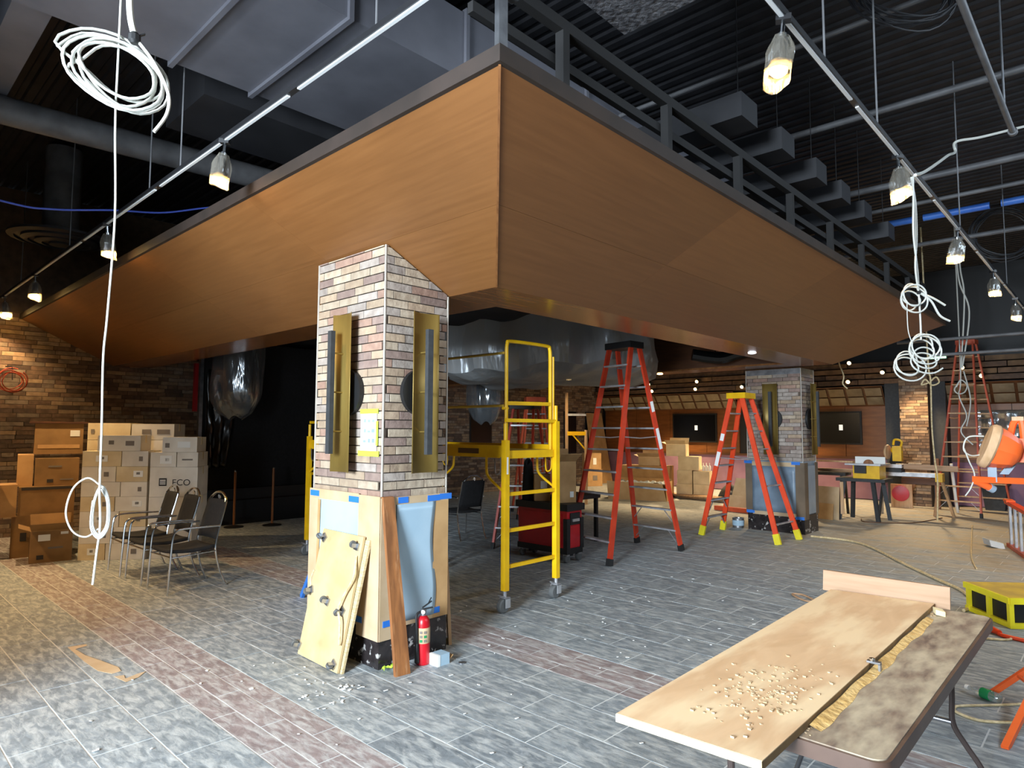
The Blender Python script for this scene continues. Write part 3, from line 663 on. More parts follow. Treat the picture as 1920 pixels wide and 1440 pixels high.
# big white coil near the camera (plane facing the camera)
cx, cy, cz = .655, 2.54, 2.945
rx = Vector((.964, -.266, 0)); pts = []
ring = [(-.165, .05), (-.10, .135), (.0, .15), (.085, .10), (.13, .02), (.12, -.09), (.04, -.155), (-.05, -.13), (-.13, -.05)]
base = []
loops = [(0, 0, 1.0), (-.01, .0, .93), (.02, -.012, .95), (.03, .01, .80), (-.015, .015, 1.02), (.035, -.02, .88), (.01, .0, .72), (.03, -.006, .97)]
for li, (ox, oz, sc) in enumerate(loops):
    for (a, b) in ring: pts.append(Vector((cx, cy, cz)) + rx*((a*sc)+ox) + Vector((.01*math.sin(li*2+a*9), .012*math.cos(li*1.7), b*sc*.82+oz+.012)))
t = thing('hanging_cable', 'long white cable hung from ceiling in a large loose coil', 'cable', (.69, 2.5, 4.0))
part('drop', MB().tube(cr([(.66, 2.52, 5.48), (.668, 2.50, 3.6), (.672, 2.5, 3.21), (.69, 2.492, 3.085)], 6), .011, 6), 'cable_white', t)
part('coil', MB().tube(cr(pts, 3), .0052, 6), 'cable_white', t)
part('tail', MB().tube(cr([(.69, 2.49, 3.08), (.745, 2.46, 3.0), (.79, 2.44, 2.9), (.79, 2.44, 2.82), (.755, 2.455, 2.745)], 6), .006, 6), 'cable_white', t)
part('tie', MB().lathe([(.012, -.02), (.02, -.01), (.02, .01), (.012, .02)], 10, (.69, 2.49, 3.075)).bar((.68, 2.49, 3.07), (.72, 2.48, 3.10), .012, .004), 'black', t)
t = thing('hanging_cable', 'thin white cable dropping past the boxes to a small loop near the floor', 'cable', (.67, 2.57, 4.0))
part('drop', MB().tube(cr([(.645, 2.53, 5.48), (.655, 2.54, 3.2), (.66, 2.556, 2.8), (.677, 2.57, 2.45), (.676, 2.60, 2.1), (.674, 2.617, 1.95), (.683, 2.63, 1.7), (.690, 2.645, 1.48), (.699, 2.655, 1.36), (.694, 2.665, 1.25), (.690, 2.675, 1.15)], 6), .0036, 6), 'cable_white', t)
loop = []
for i in range(3):
    for (a, b) in ((.0, .075), (.018, .03), (.02, -.05), (.0, -.085), (-.02, -.05), (-.018, .03)): loop.append(Vector((.698+a*(1+.15*i), 2.655-a*.3, 1.41+b*(1+.08*i))))
part('loop', MB().tube(cr(loop, 4), .0034, 6), 'cable_white', t)
lo2 = [(.690, 2.65, 1.50), (.655, 2.66, 1.525), (.615, 2.67, 1.49), (.60, 2.68, 1.41), (.62, 2.675, 1.345), (.66, 2.665, 1.32), (.695, 2.66, 1.345)]
part('side_loop', MB().tube(cr(lo2, 6), .003, 6), 'cable_white', t)
# bundled cables on the right
t = thing('cable_bundle', 'bundle of white cables tied in a bow and coiled below the right track', 'cable', (5.15, 1.0, 3.7))
for k, dx in enumerate((-.03, .0, .03)):
    part('drop', MB().tube(cr([(5.10, 1.0+dx*.2, 3.46), (5.09+dx, .99, 3.28), (5.12+dx*1.6, 1.0, 3.05), (5.12-dx, 1.0, 2.82), (5.165, 1.0, 2.66)], 6), .006, 6), 'cable_white', t)
rv = Vector((.685, -.728, 0))
def loopset(c, rx_, rz_, n, jit, name, r=.0055):
    c = Vector(c); pts = []
    for i in range(n*10):
        an = 2*PI*i/10; q = 1+jit*math.sin(i*.43); pts.append(c+rv*rx_*q*math.cos(an)+Vector((0, 0, rz_*q*math.sin(an)+jit*.06*math.sin(i*.3)))+Vector((.02*math.sin(i*.7), .02*math.cos(i*.5), 0)))
    part(name, MB().tube(cr(pts, 3), r, 6), 'cable_white', t)
loopset((5.13, 1.03, 2.62), .065, .075, 4, .25, 'bow'); part('bow_end', MB().tube(cr([(5.165, 1, 2.66), (5.22, .94, 2.60), (5.26, .90, 2.50), (5.31, .85, 2.46)], 6), .007, 6), 'cable_white', t)
part('bow_end', MB().tube(cr([(5.165, 1, 2.66), (5.23, .93, 2.62), (5.29, .87, 2.57)], 6), .007, 6), 'cable_white', t)
part('middle_drop', MB().tube(cr([(5.165, 1.0, 2.64), (5.18, 1.0, 2.45), (5.175, 1.0, 2.33)], 6), .006, 6), 'cable_white', t)
part('side_drop', MB().tube(cr([(5.10, 1.06, 2.6), (5.10, 1.06, 2.4), (5.12, 1.04, 2.3)], 6), .003, 6), 'cable_white', t)
loopset((5.20, .99, 2.27), .085, .085, 4, .18, 'coil'); loopset((5.12, 1.07, 2.15), .085, .08, 3, .2, 'coil'); loopset((5.20, .98, 2.19), .09, .07, 2, .2, 'coil')
part('tie', MB().lathe([(.01, -.012), (.016, 0), (.01, .012)], 8, (5.165, 1, 2.66)), 'black', t)
cable('white_conduit_cable', 'white cable looped over a ceiling clip above the right track', [(5.12, .985, 3.475), (5.4, .98, 3.58), (5.95, .985, 3.82), (6.5, 1.0, 4.06), (7.04, 1.03, 4.27), (7.03, 1.02, 4.36), (7.2, .85, 4.41), (7.47, .557, 4.51), (8.0, 0, 4.7)], .012, 'cable_white')
cable('hanging_cable', 'pair of white cables hanging down over the far orange ladder', [(14.2, 2.1, 5.5), (14.26, 2.09, 4.73), (14.35, 2.06, 4.14), (14.37, 2.16, 2.87)], .014, 'cable_white', extra=[[(14.2, 2.14, 5.5), (14.28, 2.12, 4.5), (14.4, 2.0, 3.9), (14.37, 2.14, 2.87)]])
cable('hanging_cable', 'pale cable hanging with a small knot in front of the brick pillar', [(13.9, 2.62, 5.5), (13.95, 2.6, 3.06), (14.0, 2.58, 2.62), (14.06, 2.6, 1.8), (14.13, 2.59, 1.2), (14.19, 2.57, .8), (14.2, 2.6, .05)], .014, 'cable_cream',
      extra=[[(14.0, 2.58, 2.62), (14.05, 2.50, 2.70), (14.06, 2.46, 2.6), (14.0, 2.56, 2.55), (13.98, 2.66, 2.66), (13.97, 2.72, 2.56), (14.0, 2.6, 2.6)]])
cable('hanging_cable', 'white cables with small coil hung inside the far orange ladder', [(14.9, 2.25, 5.5), (14.9, 2.25, 2.85), (14.95, 2.3, 2.4), (15.0, 2.2, 2.0), (15.0, 2.3, 1.7), (15.0, 2.12, 1.45)], .012, 'cable_white',
      extra=[[(14.9, 2.25, 2.7), (14.9, 2.3, 2.62), (14.9, 2.36, 2.5), (14.9, 2.3, 2.42), (14.9, 2.2, 2.45), (14.9, 2.16, 2.58), (14.9, 2.25, 2.68), (14.9, 2.33, 2.55)], [(14.9, 2.2, 2.85), (14.95, 2.12, 2.3), (14.95, 2.2, 1.8)]])
cable('hanging_cable', 'short white cable dangling from the canopy end above the saws', [(13.2, 3.95, 5.5), (13.2, 3.95, 3.4), (13.25, 3.92, 3.0), (13.3, 3.86, 2.75), (13.3, 3.88, 2.6), (13.3, 3.8, 2.5)], .012, 'cable_cream')

# ---- plastic wrapped things under the canopy
def drum(u, v):
    an = 2*PI*u; prof = [(0.0, 0), (.55, .0), (.85, .03), (1.0, .16), (1.04, .5), (1.0, 1.0)]
    s = v*5; i = min(int(s), 4); f = s-i; r = prof[i][0]*(1-f)+prof[i+1][0]*f; h = prof[i][1]*(1-f)+prof[i+1][1]*f
    r2 = 1.82*r*(1+.03*math.sin(an*7)+.03*math.sin(an*17+2)+.015*math.sin(an*31+h*5)); z = 2.50+.88*h+.07*math.sin(an*3+1)*min(1, r)+.04*math.sin(an*11+r*3)*r
    return Vector((8.5+r2*math.cos(an), 7.25+r2*math.sin(an), min(z, 3.41)))
solo('wrapped_fixture', 'very large ceiling fixture wrapped in grey plastic sheet under the canopy', 'wrapped fixture', MB().grid(drum, 120, 15, True), 'sheet', (8.5, 7.25, 2.5))
def sack(name, label, c, r, z0, z1, m='sheet_clear'):
    t = thing(name, label, 'wrapped fixture', (c[0], c[1], z0))
    def fn(u, v):
        an = 2*PI*u; k = .25+.75*min(1, v*4)**.5; rr = r*k*(1+.10*math.sin(an*3+v*2)+.05*math.sin(an*8+v*5)); return Vector((c[0]+rr*math.cos(an), c[1]+rr*math.sin(an), z0+(z1-z0)*v+.04*math.sin(an*2)*(1-v)))
    part('plastic_wrap', MB().grid(fn, 32, 14, True), m, t); part('fixture', MB().lathe([(.03, z0+.25), (r*.55, z0+.3), (r*.6, z1-.1), (.04, z1)], 18, (c[0], c[1], 0)), 'duct_dark', t)
    return t
sack('wrapped_pendant', 'pendant wrapped in shiny clear plastic before the black drape', (4.85, 11.0), .40, 1.88, 3.4)
sack('wrapped_pendant', 'pendant wrapped in clear plastic seen between column and yellow scaffold', (9.36, 9.54), .36, 1.83, 3.41)
solo('black_plastic_roll', 'black plastic wrapped bundle hung under the canopy beyond the twin ladder', 'bundle', MB().tube(cr([(9.9, 5.2, 2.96), (10.15, 4.85, 2.9), (10.3, 4.6, 2.97), (10.45, 4.35, 3.02)], 5), .10, 10).cyl((10.12, 4.9, 2.92), (10.12, 4.9, 3.42), .01).cyl((10.36, 4.5, 2.98), (10.36, 4.5, 3.42), .01), 'black_gloss', (9.6, 5.8, 2.95))
# ================================================================== AROUND THE NEAR COLUMN
CX, CY = 2.816, 3.94
def tape(nm, parent, c, a, b, nrm, m='blue_tape'): part(nm, MB().obox(c, a, b, nrm), m, parent)
t = thing('cardboard_wrap', 'cardboard strip frame with blue tape around the near column corner', 'cardboard', (CX, CY, .3))
X0, Y0 = CX-.032, CY-.032
def lf(y0, y1, z0, z1, nm='sheet', m='card_pale', d=0): part(nm, MB().box(X0-.006-d, X0-d, y0, y1, z0, z1), m, t)
def rf(x0, x1, z0, z1, nm='sheet', m='card_pale', d=0): part(nm, MB().box(x0, x1, Y0-.006-d, Y0-d, z0, z1), m, t)
lf(4.18, 4.88, 1.145, 1.222); lf(4.74, 4.88, .26, 1.145); lf(CY-.03, 4.18, .20, 1.215); lf(4.18, 4.74, .27, .335)
rf(CX-.03, 3.42, 1.15, 1.205); rf(CX-.03, CX+.10, .20, 1.15); rf(3.27, 3.42, .27, 1.15, m='card'); rf(CX+.10, 3.27, .27, .31)
part('fold', MB().bar((X0-.010, 4.735, .4), (X0-.012, 4.72, 1.14), .03, .006, (0, 1, 0)), 'card', t)
for y, z in ((4.80, 1.185), (4.24, 1.175), (4.17, .315)): tape('tape', t, (X0-.008, y, z), (0, .065, 0), (0, 0, .022), (.0015, 0, 0))
for x, z in ((3.39, 1.18), (3.27, 1.175), (2.98, 1.18), (3.28, .325), (2.86, .315)): tape('tape', t, (x, Y0-.008, z), (.06 if x > 3 else .045, 0, 0), (0, 0, .022), (0, .0015, 0))
solo('white_film_panel', 'glossy white protective film on the left face of near column', 'film panel', MB().box(X0-.004, X0-.001, 4.18, 4.74, .31, 1.145), 'film_white', (X0, 4.46, .31))
solo('white_film_panel', 'wavy pale grey protective film on the right face of near column', 'film panel',
     MB().grid(lambda u, v: Vector((2.92+u*(.36+.02*math.sin(v*7)), Y0-.004-.006*abs(math.sin(v*5+u)), .30+v*.85)), 10, 14), 'film_white', (3.1, Y0, .31), solid=.002)
# brass wall lights
def sconce(name, label, c, u, nrm, z0, z1, flip):
    c, u, nrm = Vector(c), Vector(u), Vector(nrm); t = thing(name, label, 'wall light', (c.x, c.y, z0), 0, 'brass wall lights')
    def sh(a, v):   # curved brass channel: part of a circle section
        an = -.95+1.9*a; return c + u*(.15*math.sin(an)*1.02) + nrm*(.058+.075*(1-math.cos(an))*1.2) + Vector((0, 0, z0+(z1-z0)*v))
    part('brass_shade', MB().grid(sh, 14, 1), 'brass', t, solid=.005)
    part('light_bar', MB().obox(c+nrm*.165+u*.03*flip+Vector((0, 0, (z0+z1)/2)), u*.024, nrm*.018, Vector((0, 0, (z1-z0)*.385))), 'charcoal', t, bevel=.004)
    for k in (.18, .5, .82):
        z = z0+(z1-z0)*(.115+.77*k); part('pin', MB().cyl(c+nrm*.04+u*.03*flip+Vector((0, 0, z)), c+nrm*.15+u*.03*flip+Vector((0, 0, z)), .006, None, 8), 'brass', t)
    part('back_disk', MB().cyl(c+nrm*.004+Vector((0, 0, (z0+z1)/2)), c+nrm*.04+Vector((0, 0, (z0+z1)/2)), .175, None, 32), 'black', t)
    return t
sconce('brass_wall_light', 'brass channel wall light with black bar on left face of near column', (CX-.012, 4.345, 0), (0, -1, 0), (-1, 0, 0), 1.375, 2.585, -1)
sconce('brass_wall_light', 'brass channel wall light with black bar on right face of near column', (3.125, CY-.012, 0), (1, 0, 0), (0, -1, 0), 1.375, 2.585, -1)
sconce('brass_wall_light', 'brass channel wall light on the left face of far column', (11.178, 4.40, 0), (0, -1, 0), (-1, 0, 0), 1.30, 2.50, 1)
sconce('brass_wall_light', 'brass channel wall light on the narrow right face of far column', (11.49, 3.908, 0), (1, 0, 0), (0, -1, 0), 1.30, 2.50, -1)
t = thing('paper_notice', 'white paper drawing stuck to near column with bright green tape', 'paper', (2.80, 4.11, 1.53))
part('sheet', MB().box(2.798, 2.80, 3.995, 4.20, 1.535, 1.835), 'paper', t)
for y0, y1, z0, z1 in ((3.975, 4.205, 1.815, 1.85), (3.96, 4.225, 1.50, 1.54), (3.975, 4.0, 1.58, 1.76)): part('tape', MB().box(2.794, 2.797, y0, y1, z0, z1), 'green_tape', t)
for i in range(9):
    y = 4.02+.055*(i % 3); z = 1.60+.075*(i//3); part('printed_block', MB().box(2.7965, 2.798, y, y+random.uniform(.025, .04), z, z+random.uniform(.01, .03)), 'film_grey', t)
# dolly boards with casters leaning on the column
def sheet_frame(bl, br, tl): return Vector(bl), Vector(br)-Vector(bl), Vector(tl)-Vector(bl)
o, a, b = sheet_frame((2.572, 4.64, .005), (2.556, 4.065, .005), (2.765, 4.635, .92)); nn = a.cross(b).normalized()
if nn.x > 0: nn = -nn
t = thing('dolly_board', 'front plywood dolly board with casters leaning on the near column', 'dolly', tuple(o+a/2))
part('board', MB().slab([o, o+a, o+a+b, o+b], -nn*.018), 'ply', t, bevel=.003)
def caster(parent, p, n, up, r=.026, wm='caster_grey', nm='caster'):
    p, n, up = Vector(p), Vector(n).normalized(), Vector(up).normalized(); sd = n.cross(up).normalized()
    c = part(nm, MB().obox(p+n*.006, sd*r, up*r, n*.006).obox(p+n*r*1.1+sd*r*.45+up*r*.2, sd*.002, up*r*.55, n*r).obox(p+n*r*1.1-sd*r*.45+up*r*.2, sd*.002, up*r*.55, n*r), 'steel', parent)
    part('wheel', MB().lathe([(r*.4, -r*.36), (r*.95, -r*.32), (r, -r*.2), (r, r*.2), (r*.95, r*.32), (r*.4, r*.36)], 16, p+n*r*1.55+up*r*.45, sd), wm, c)
for u, v in ((.08, .93), (.90, .92), (.02, .50), (.47, .46), (.86, .43), (.0, .07), (.90, .05)):
    rnd_up = (b.normalized()*math.cos(u*9+v*5)+a.normalized()*math.sin(u*9+v*5)); caster(t, o+a*u+b*v, nn, rnd_up, .027)
part('rope', MB().tube(cr([o+a*.95+b*.85+nn*.01, o+a*1.03+b*.70+nn*.03, o+a*.90+b*.55+nn*.03, o+a*.86+b*.45+nn*.04, o+a*.95+b*.36+nn*.04, o+a*1.0+b*.25+nn*.035, o+a*.99+b*.2+nn*.02], 6), .008, 6), 'cable_cream', t)
o2 = o - nn*.024 + a*.02; t = thing('dolly_board', 'second plywood dolly board right behind the front one by the column', 'dolly', tuple(o2+a/2))
part('board', MB().slab([o2+a*.04, o2+a*1.02, o2+a*1.07+b*.98, o2+a*.05+b*.98], -nn*.018), 'ply_edge', t, bevel=.003)
part('wire_hook', MB().tube(cr([o2+b*.52+nn*.03, o2-a*.06+b*.58+nn*.03, o2-a*.02+b*.66+nn*.03], 5), .006, 6), 'cable_cream', t)
solo('blue_squeegee', 'blue flat bar leaning against the back of the near column', 'bar', MB().bar((3.45, 6.17, .0), (3.02, 4.93, .93), .03, .055, (1, -.3, 0)), 'blue', (3.45, 6.17, 0))
solo('leaning_plank', 'brown wooden plank leaning on the near column corner by the extinguisher', 'plank', MB().slab([(2.806, 3.725, .0), (2.92, 3.71, .0), (2.885, 3.888, 1.212), (2.795, 3.893, 1.212)], (-.004, .022, .003)), 'plank_brown', (2.86, 3.72, 0), bevel=.003)
solo('leaning_plank', 'pale plank edge leaning behind the right edge of near column', 'plank', MB().slab([(3.50, 3.97, .0), (3.60, 4.10, .0), (3.50, 4.14, 1.205), (3.442, 4.0, 1.205)], (.022, -.012, .0)), 'plank_pale', (3.54, 4.0, 0), bevel=.003)
# fire extinguisher
ex, ey = 3.10, 3.80
t = thing('fire_extinguisher', 'red fire extinguisher standing on the floor at the near column', 'fire extinguisher', (ex, ey, 0))
part('cylinder', MB().lathe([(.044, 0), (.05, .006), (.05, .285), (.046, .315), (.030, .338), (.019, .345)], 24, (ex, ey, 0)), 'red', t)
part('neck', MB().lathe([(.019, .343), (.019, .37), (.023, .372), (.023, .388), (.01, .39)], 14, (ex, ey, 0)), 'steel', t)
part('label', MB().lathe([(.0505, .155), (.0515, .157), (.0515, .262), (.0505, .264)], 24, (ex, ey, 0)), 'card_pale', t, label='cream instruction label')
for i in range(6):
    an = math.radians(215+(i % 2)*34); z = .175+.03*(i//2); d = Vector((math.cos(an), math.sin(an), 0)); s_ = Vector((-d.y, d.x, 0))
    part('label_print', MB().obox(Vector((ex, ey, z))+d*.0525, s_*.010, Vector((0, 0, .009)), d*.0008), 'print_grey' if i % 3 else 'green_bottle', t)
part('handle', MB().bar((ex-.01, ey, .388), (ex+.055, ey-.04, .40), .018, .008).bar((ex-.01, ey, .40), (ex+.05, ey-.035, .445), .018, .006).bar((ex+.03, ey-.02, .43), (ex+.05, ey-.03, .47), .008, .006), 'black', t)
part('hose', MB().tube(cr([(ex-.015, ey, .375), (ex-.06, ey-.0, .36), (ex-.068, ey-.01, .28), (ex-.062, ey-.012, .12)], 6), .009, 8), 'black', t)
part('nozzle', MB().lathe([(.011, 0), (.018, .01), (.013, .13), (.009, .14)], 12, (ex-.064, ey-.012, .02)), 'black', t)
part('gauge', MB().cyl((ex-.02, ey-.02, .378), (ex-.03, ey-.035, .378), .014, None, 12), 'label_white', t)
t = thing('small_box', 'small grey box on the floor right of the fire extinguisher', 'box', (3.2, 3.72, 0), -.35)
part('body', MB().box(3.13, 3.24, 3.665, 3.76, 0, .078), 'film_white', t, bevel=.002); part('lid_band', MB().box(3.128, 3.15, 3.663, 3.762, .0, .079), 'label_white', t); part('open_flap', MB().slab([(3.24, 3.67, .02), (3.24, 3.75, .02), (3.28, 3.76, .05), (3.28, 3.67, .05)], (0, 0, .003)), 'card', t)
solo('tape_scrap', 'crumpled bright green tape scrap on the floor before the plank', 'tape scrap', MB().grid(lambda u, v: Vector((2.80+.12*u, 3.855+.03*v+.01*math.sin(u*9), .012+.022*abs(math.sin(u*7+v*3)))), 8, 3), 'green_tape', (2.86, 3.87, 0), solid=.003)
solo('metal_washer', 'two small metal rings lying on the floor beside the small grey box', 'washer', MB().lathe([(.012, 0), (.024, 0), (.024, .008), (.012, .008)], 14, (3.30, 3.60, .001)), 'steel', (3.30, 3.60, 0))
# beige tape marks on the floor
solo('floor_tape', 'long beige tape strip stuck on the floor at the left', 'tape mark', MB().slab([(1.412, 6.05, .002), (1.53, 6.03, .002), (1.525, 5.985, .002), (1.44, 5.96, .002), (1.455, 5.75, .002), (1.50, 5.55, .002), (1.55, 5.30, .002), (1.54, 5.20, .002), (1.48, 5.19, .002), (1.43, 5.32, .002), (1.415, 5.6, .002)], (0, 0, .0025)), 'card_pale', (1.47, 5.6, 0))
solo('floor_tape', 'short bent beige tape piece on the floor nearest the camera side', 'tape mark', MB().slab([(1.475, 5.12, .002), (1.53, 5.10, .002), (1.515, 5.02, .002), (1.60, 5.06, .002), (1.66, 5.07, .002), (1.585, 4.985, .002), (1.50, 4.955, .002)], (0, 0, .0025)), 'card_pale', (1.53, 5.03, 0))
# litter: paper chips and dust crumbs
chips = MB(); rr = random.Random(5)
for i in range(150):
    if i < 40: x, y = 2.45+rr.gauss(0, .15), 3.85+rr.gauss(0, .16)
    elif i < 100: x, y = rr.uniform(1, 4.5), rr.uniform(1.5, 5)
    else: x, y = rr.uniform(4, 7), rr.uniform(1.4, 4.2)
    if 2.55 < x < 3.5 and 3.6 < y < 4.9: continue
    s_ = rr.uniform(.003, .009); an = rr.uniform(0, PI); u = Vector((math.cos(an), math.sin(an), 0))*s_*rr.uniform(1, 2); v = Vector((-math.sin(an), math.cos(an), .2))*s_
    chips.obox((x, y, .006), u, v, (0, 0, .002))
solo('litter', 'tiny pale paper and wood chips scattered on the tile floor', 'litter', chips, 'label_white', (2.6, 3.5, 0), kind='stuff')

# ================================================================== CHAIRS
def chair(label, loc, rz, group):
    t = thing('stacking_chair', label, 'chair', loc, rz, group)
    for s in (-1, 1):
        y = .25*s
        part('front_leg', MB().tube(cr([(-.30, y, .0), (-.285, y, .30), (-.268, y, .56), (-.24, y, .635), (-.17, y, .655), (.02, y, .655), (.23, y*.96, .65)], 5), .0115, 8), 'chrome', t, world=False)
        part('rear_leg', MB().tube(cr([(.32, y*.92, .0), (.25, y*.9, .16), (.205, y*.88, .34), (.20, y*.86, .46), (.235, y*.84, .62), (.285, y*.82, .80), (.31, y*.80, .90)], 5), .0115, 8), 'chrome', t, world=False)
        part('side_rail', MB().cyl((-.28, y*.98, .37), (.205, y*.88, .385), .009), 'chrome', t, world=False)
    part('front_rail', MB().cyl((-.275, -.25, .375), (-.275, .25, .375), .009), 'chrome', t, world=False)
    part('seat', MB().grid(lambda u, v: Vector((-.28+.48*u, (-.235+.47*v)*(1-.06*u), .425-.02*math.sin(PI*u)+.012*(2*v-1)**2)), 8, 6), 'black_cloth', t, world=False, solid=.035)
    part('backrest', MB().grid(lambda u, v: Vector((.205+.11*v+.025*(1-(2*u-1)**2), (-.20+.40*u), .50+.41*v)), 8, 6), 'black_cloth', t, world=False, solid=.022)
    part('top_arch', MB().tube(cr([(.31, -.19, .895), (.325, -.15, .94), (.335, -.06, .985), (.335, .06, .985), (.325, .15, .94), (.31, .19, .895)], 5), .013, 8), 'chrome', t, world=False)
    part('arch_emblem', MB().lathe([(.024, 0), (.028, .004), (.024, .01)], 14, (.325, 0, .935), (1, 0, .2)), 'chrome', t, world=False)
    return t
chair('black chrome-framed armchair nearest the camera in the row by the white cartons', (2.80, 7.44, 0), .06, 'row of armchairs')
chair('middle black chrome-framed armchair in the row of three by the cartons', (2.78, 8.12, 0), .02, 'row of armchairs')
chair('black chrome-framed armchair at the far end of the row against white cartons', (2.76, 8.72, 0), -.03, 'row of armchairs')
chair('lone black armchair standing behind the yellow scaffold beside the near column', (7.05, 7.7, 0), -1.75, None)

# ================================================================== CARTONS
def carton(label, o, u, w, d, h, m, group, z=0.0, lab=None, topopen=False, tapem='packing_tape', name='cardboard_box', marks=True):
    """o: front-left bottom corner; u: unit vector along the front; depth goes to the left-hand normal"""
    u = Vector(u).normalized(); v = Vector((-u.y, u.x, 0)); o = Vector((o[0], o[1], z)); U = Vector((0, 0, 1))
    t = thing(name, label, 'box', tuple(o+u*w/2+v*d/2), 0, group); c = o+u*w/2+v*d/2+U*h/2
    part('body', MB().obox(c, u*(w/2-.003), v*(d/2-.003), U*(h/2-.0015)), m, t, bevel=.004)
    if not topopen:
        part('tape_strip', MB().obox(c+U*(h/2), u*(w/2-.004), v*.025, U*.001).obox(c-v*(d/2)*0+u*(w/2-.002)+U*(h/2-.05), u*.0015, v*.025, U*.05), tapem, t)
    else:
        f0 = o+U*h; part('flap', MB().slab([f0+u*.01, f0+u*(w-.01), f0+u*(w+.01)+U*.10-v*.14, f0-u*.01+U*.10-v*.14], U*.004), m, t)
        part('flap', MB().slab([f0+v*d+u*.01, f0+v*d+u*(w-.01), f0+v*d+u*w+U*.16+v*.06, f0+v*d+U*.16+v*.06], v*.004), m, t)
        part('flap', MB().slab([f0, f0+v*d, f0+v*d-u*.12+U*.05, f0-u*.12+U*.05], U*.004), m, t)
    if lab:
        for (a, b, aw, bh, mm) in lab: part('printed_mark' if mm.startswith('print') else 'paper_label', MB().obox(o+u*w*a+U*h*b-v*.0005, u*aw*w/2, U*bh*h/2, v*.0012), mm, t)
    return t
def lettering(parent, s, o, u, size, m):
    cu = bpy.data.curves.new('lettering', 'FONT'); cu.body = s; cu.size = size; cu.extrude = .0008; cu.align_x = 'LEFT'; cu.materials.append(MATS[m])
    ob = bpy.data.objects.new('lettering', cu); COL.objects.link(ob); u = Vector(u).normalized(); v = Vector((-u.y, u.x, 0)); M = rootmat(parent)
    W_ = Matrix(((u.x, 0, -v.x, o[0]), (u.y, 0, -v.y, o[1]), (0, 1, 0, o[2]), (0, 0, 0, 1)))
    L = M.inverted() @ W_; me = bpy.data.meshes.new_from_object(ob); ob2 = link('lettering', me, parent); ob2.matrix_local = L; bpy.data.objects.remove(ob); return ob2
wu = Vector((.776, -.63, 0)).normalized(); wv = Vector((-wu.y, wu.x, 0)); W0 = Vector((2.36, 9.88, 0)); K = .00195
ordn = ['bottom', 'second', 'third', 'fourth', 'fifth', 'sixth', 'seventh']
zs = [0, .21, .42, .62, .81, 1.0, 1.2, 1.40]
GW = 'stack of white cartons'
lb = [(.65, .55, .3, .45, 'label_white'), (.3, .5, .12, .3, 'print_grey')]
for r in range(7):
    z0, z1 = zs[r], zs[r+1]; sp = .33 if r == 0 else (.48 if r % 2 == 0 else .42)
    for k, (a, b) in enumerate(((0, sp), (sp, .81))):
        carton('white carton in %s row from floor, %s half of the front stack' % (ordn[r], 'left' if k == 0 else 'right'), W0+wu*a, wu, b-a-.004, .42, z1-z0, 'carton_white' if (r+k) % 3 else 'carton_cream', GW, z0, [(.5+.2*k, .52, .3, .4, 'label_white'), (.5+.2*k, .55, .12, .16, 'print_grey')] if (r+k) % 2 == 0 else [(.72, .5, .14, .3, 'print_grey')], tapem='carton_cream')
carton('small white carton alone on top of the front stack', W0+wu*.175, wu, .53, .34, .205, 'carton_white', GW, 1.40, [(.32, .55, .12, .25, 'print_grey'), (.75, .5, .2, .3, 'print_grey')], tapem='carton_cream')
for r, (z0, z1) in enumerate(((0, .43), (.43, .80), (.80, 1.19))):
    b = carton(('lowest large', 'middle large', 'large printed')[r]+' white carton in the right stack behind the chairs', W0+wu*(.83 if r else .88), wu, .60 if r else .5, .42, z1-z0, 'carton_white', GW, z0, [(.28, .50, .16, .26, 'print_dark')] if r == 2 else ([(.3, .25, .1, .2, 'print_grey')] if r == 1 else None), tapem='carton_cream')
    if r == 2:
        p = W0+wu*(.83+.22+.06)-wv*.003; lettering(b, 'ECO', (p.x, p.y, .80+.15), wu, .115, 'print_dark')
        for q in (.44, .50, .56): part('logo_bar', MB().obox(W0+wu*(.83+.60*.28)-wv*.004+Vector((0, 0, .80+.39*q)), wu*.035, Vector((0, 0, .006)), wv*.0012), 'label_white', b)
for k, (a, b) in enumerate(((.83, 1.16), (1.16, 1.43))):
    carton('white carton above the large printed one, %s' % ('with a white label on it' if k == 0 else 'plain right-hand one'), W0+wu*a, wu, b-a-.004, .40, .195, 'carton_white', GW, 1.19, [(.6, .5, .45, .55, 'label_white'), (.65, .5, .15, .2, 'print_grey')] if k == 0 else [(.5, .5, .5, .1, 'print_grey')], tapem='carton_cream')
carton('white carton topping the right stack with printed corner mark', W0+wu*.97, wu, .44, .36, .20, 'carton_white', GW, 1.385, [(.15, .45, .12, .3, 'print_grey'), (.62, .5, .36, .4, 'label_white')], tapem='carton_cream')
bo = W0+wv*.46-wu*.17
for r, (z0, z1) in enumerate(((0, .4), (.4, .8), (.8, 1.16), (1.16, 1.54))):
    carton('cream white carton in the rear left column, %s from the floor' % ordn[r], bo, wu, .36, .5, z1-z0-.002, 'carton_cream', GW, z0, [(.2, .5, .14, .25, 'print_grey')], tapem='carton_cream')
carton('cream white carton at top left of the rear row', bo+wu*.0, wu, .55, .42, .23, 'carton_cream', GW, 1.54, [(.12, .5, .08, .25, 'print_grey')], tapem='carton_cream')
carton('white carton at top right of the rear row', bo+wu*.56, wu, .56, .42, .22, 'carton_white', GW, 1.54, [(.35, .5, .2, .3, 'print_grey'), (.75, .5, .3, .3, 'print_grey')], tapem='carton_cream')
for r, (z0, z1) in enumerate(((0, .5), (.5, 1.0), (1.0, 1.54))):
    carton('white carton hidden behind the front stack, %s of three' % ('lowest', 'middle', 'highest')[r], bo+wu*.37, wu, .74, .42, z1-z0-.002, 'carton_white', GW, z0, None, tapem='carton_cream')
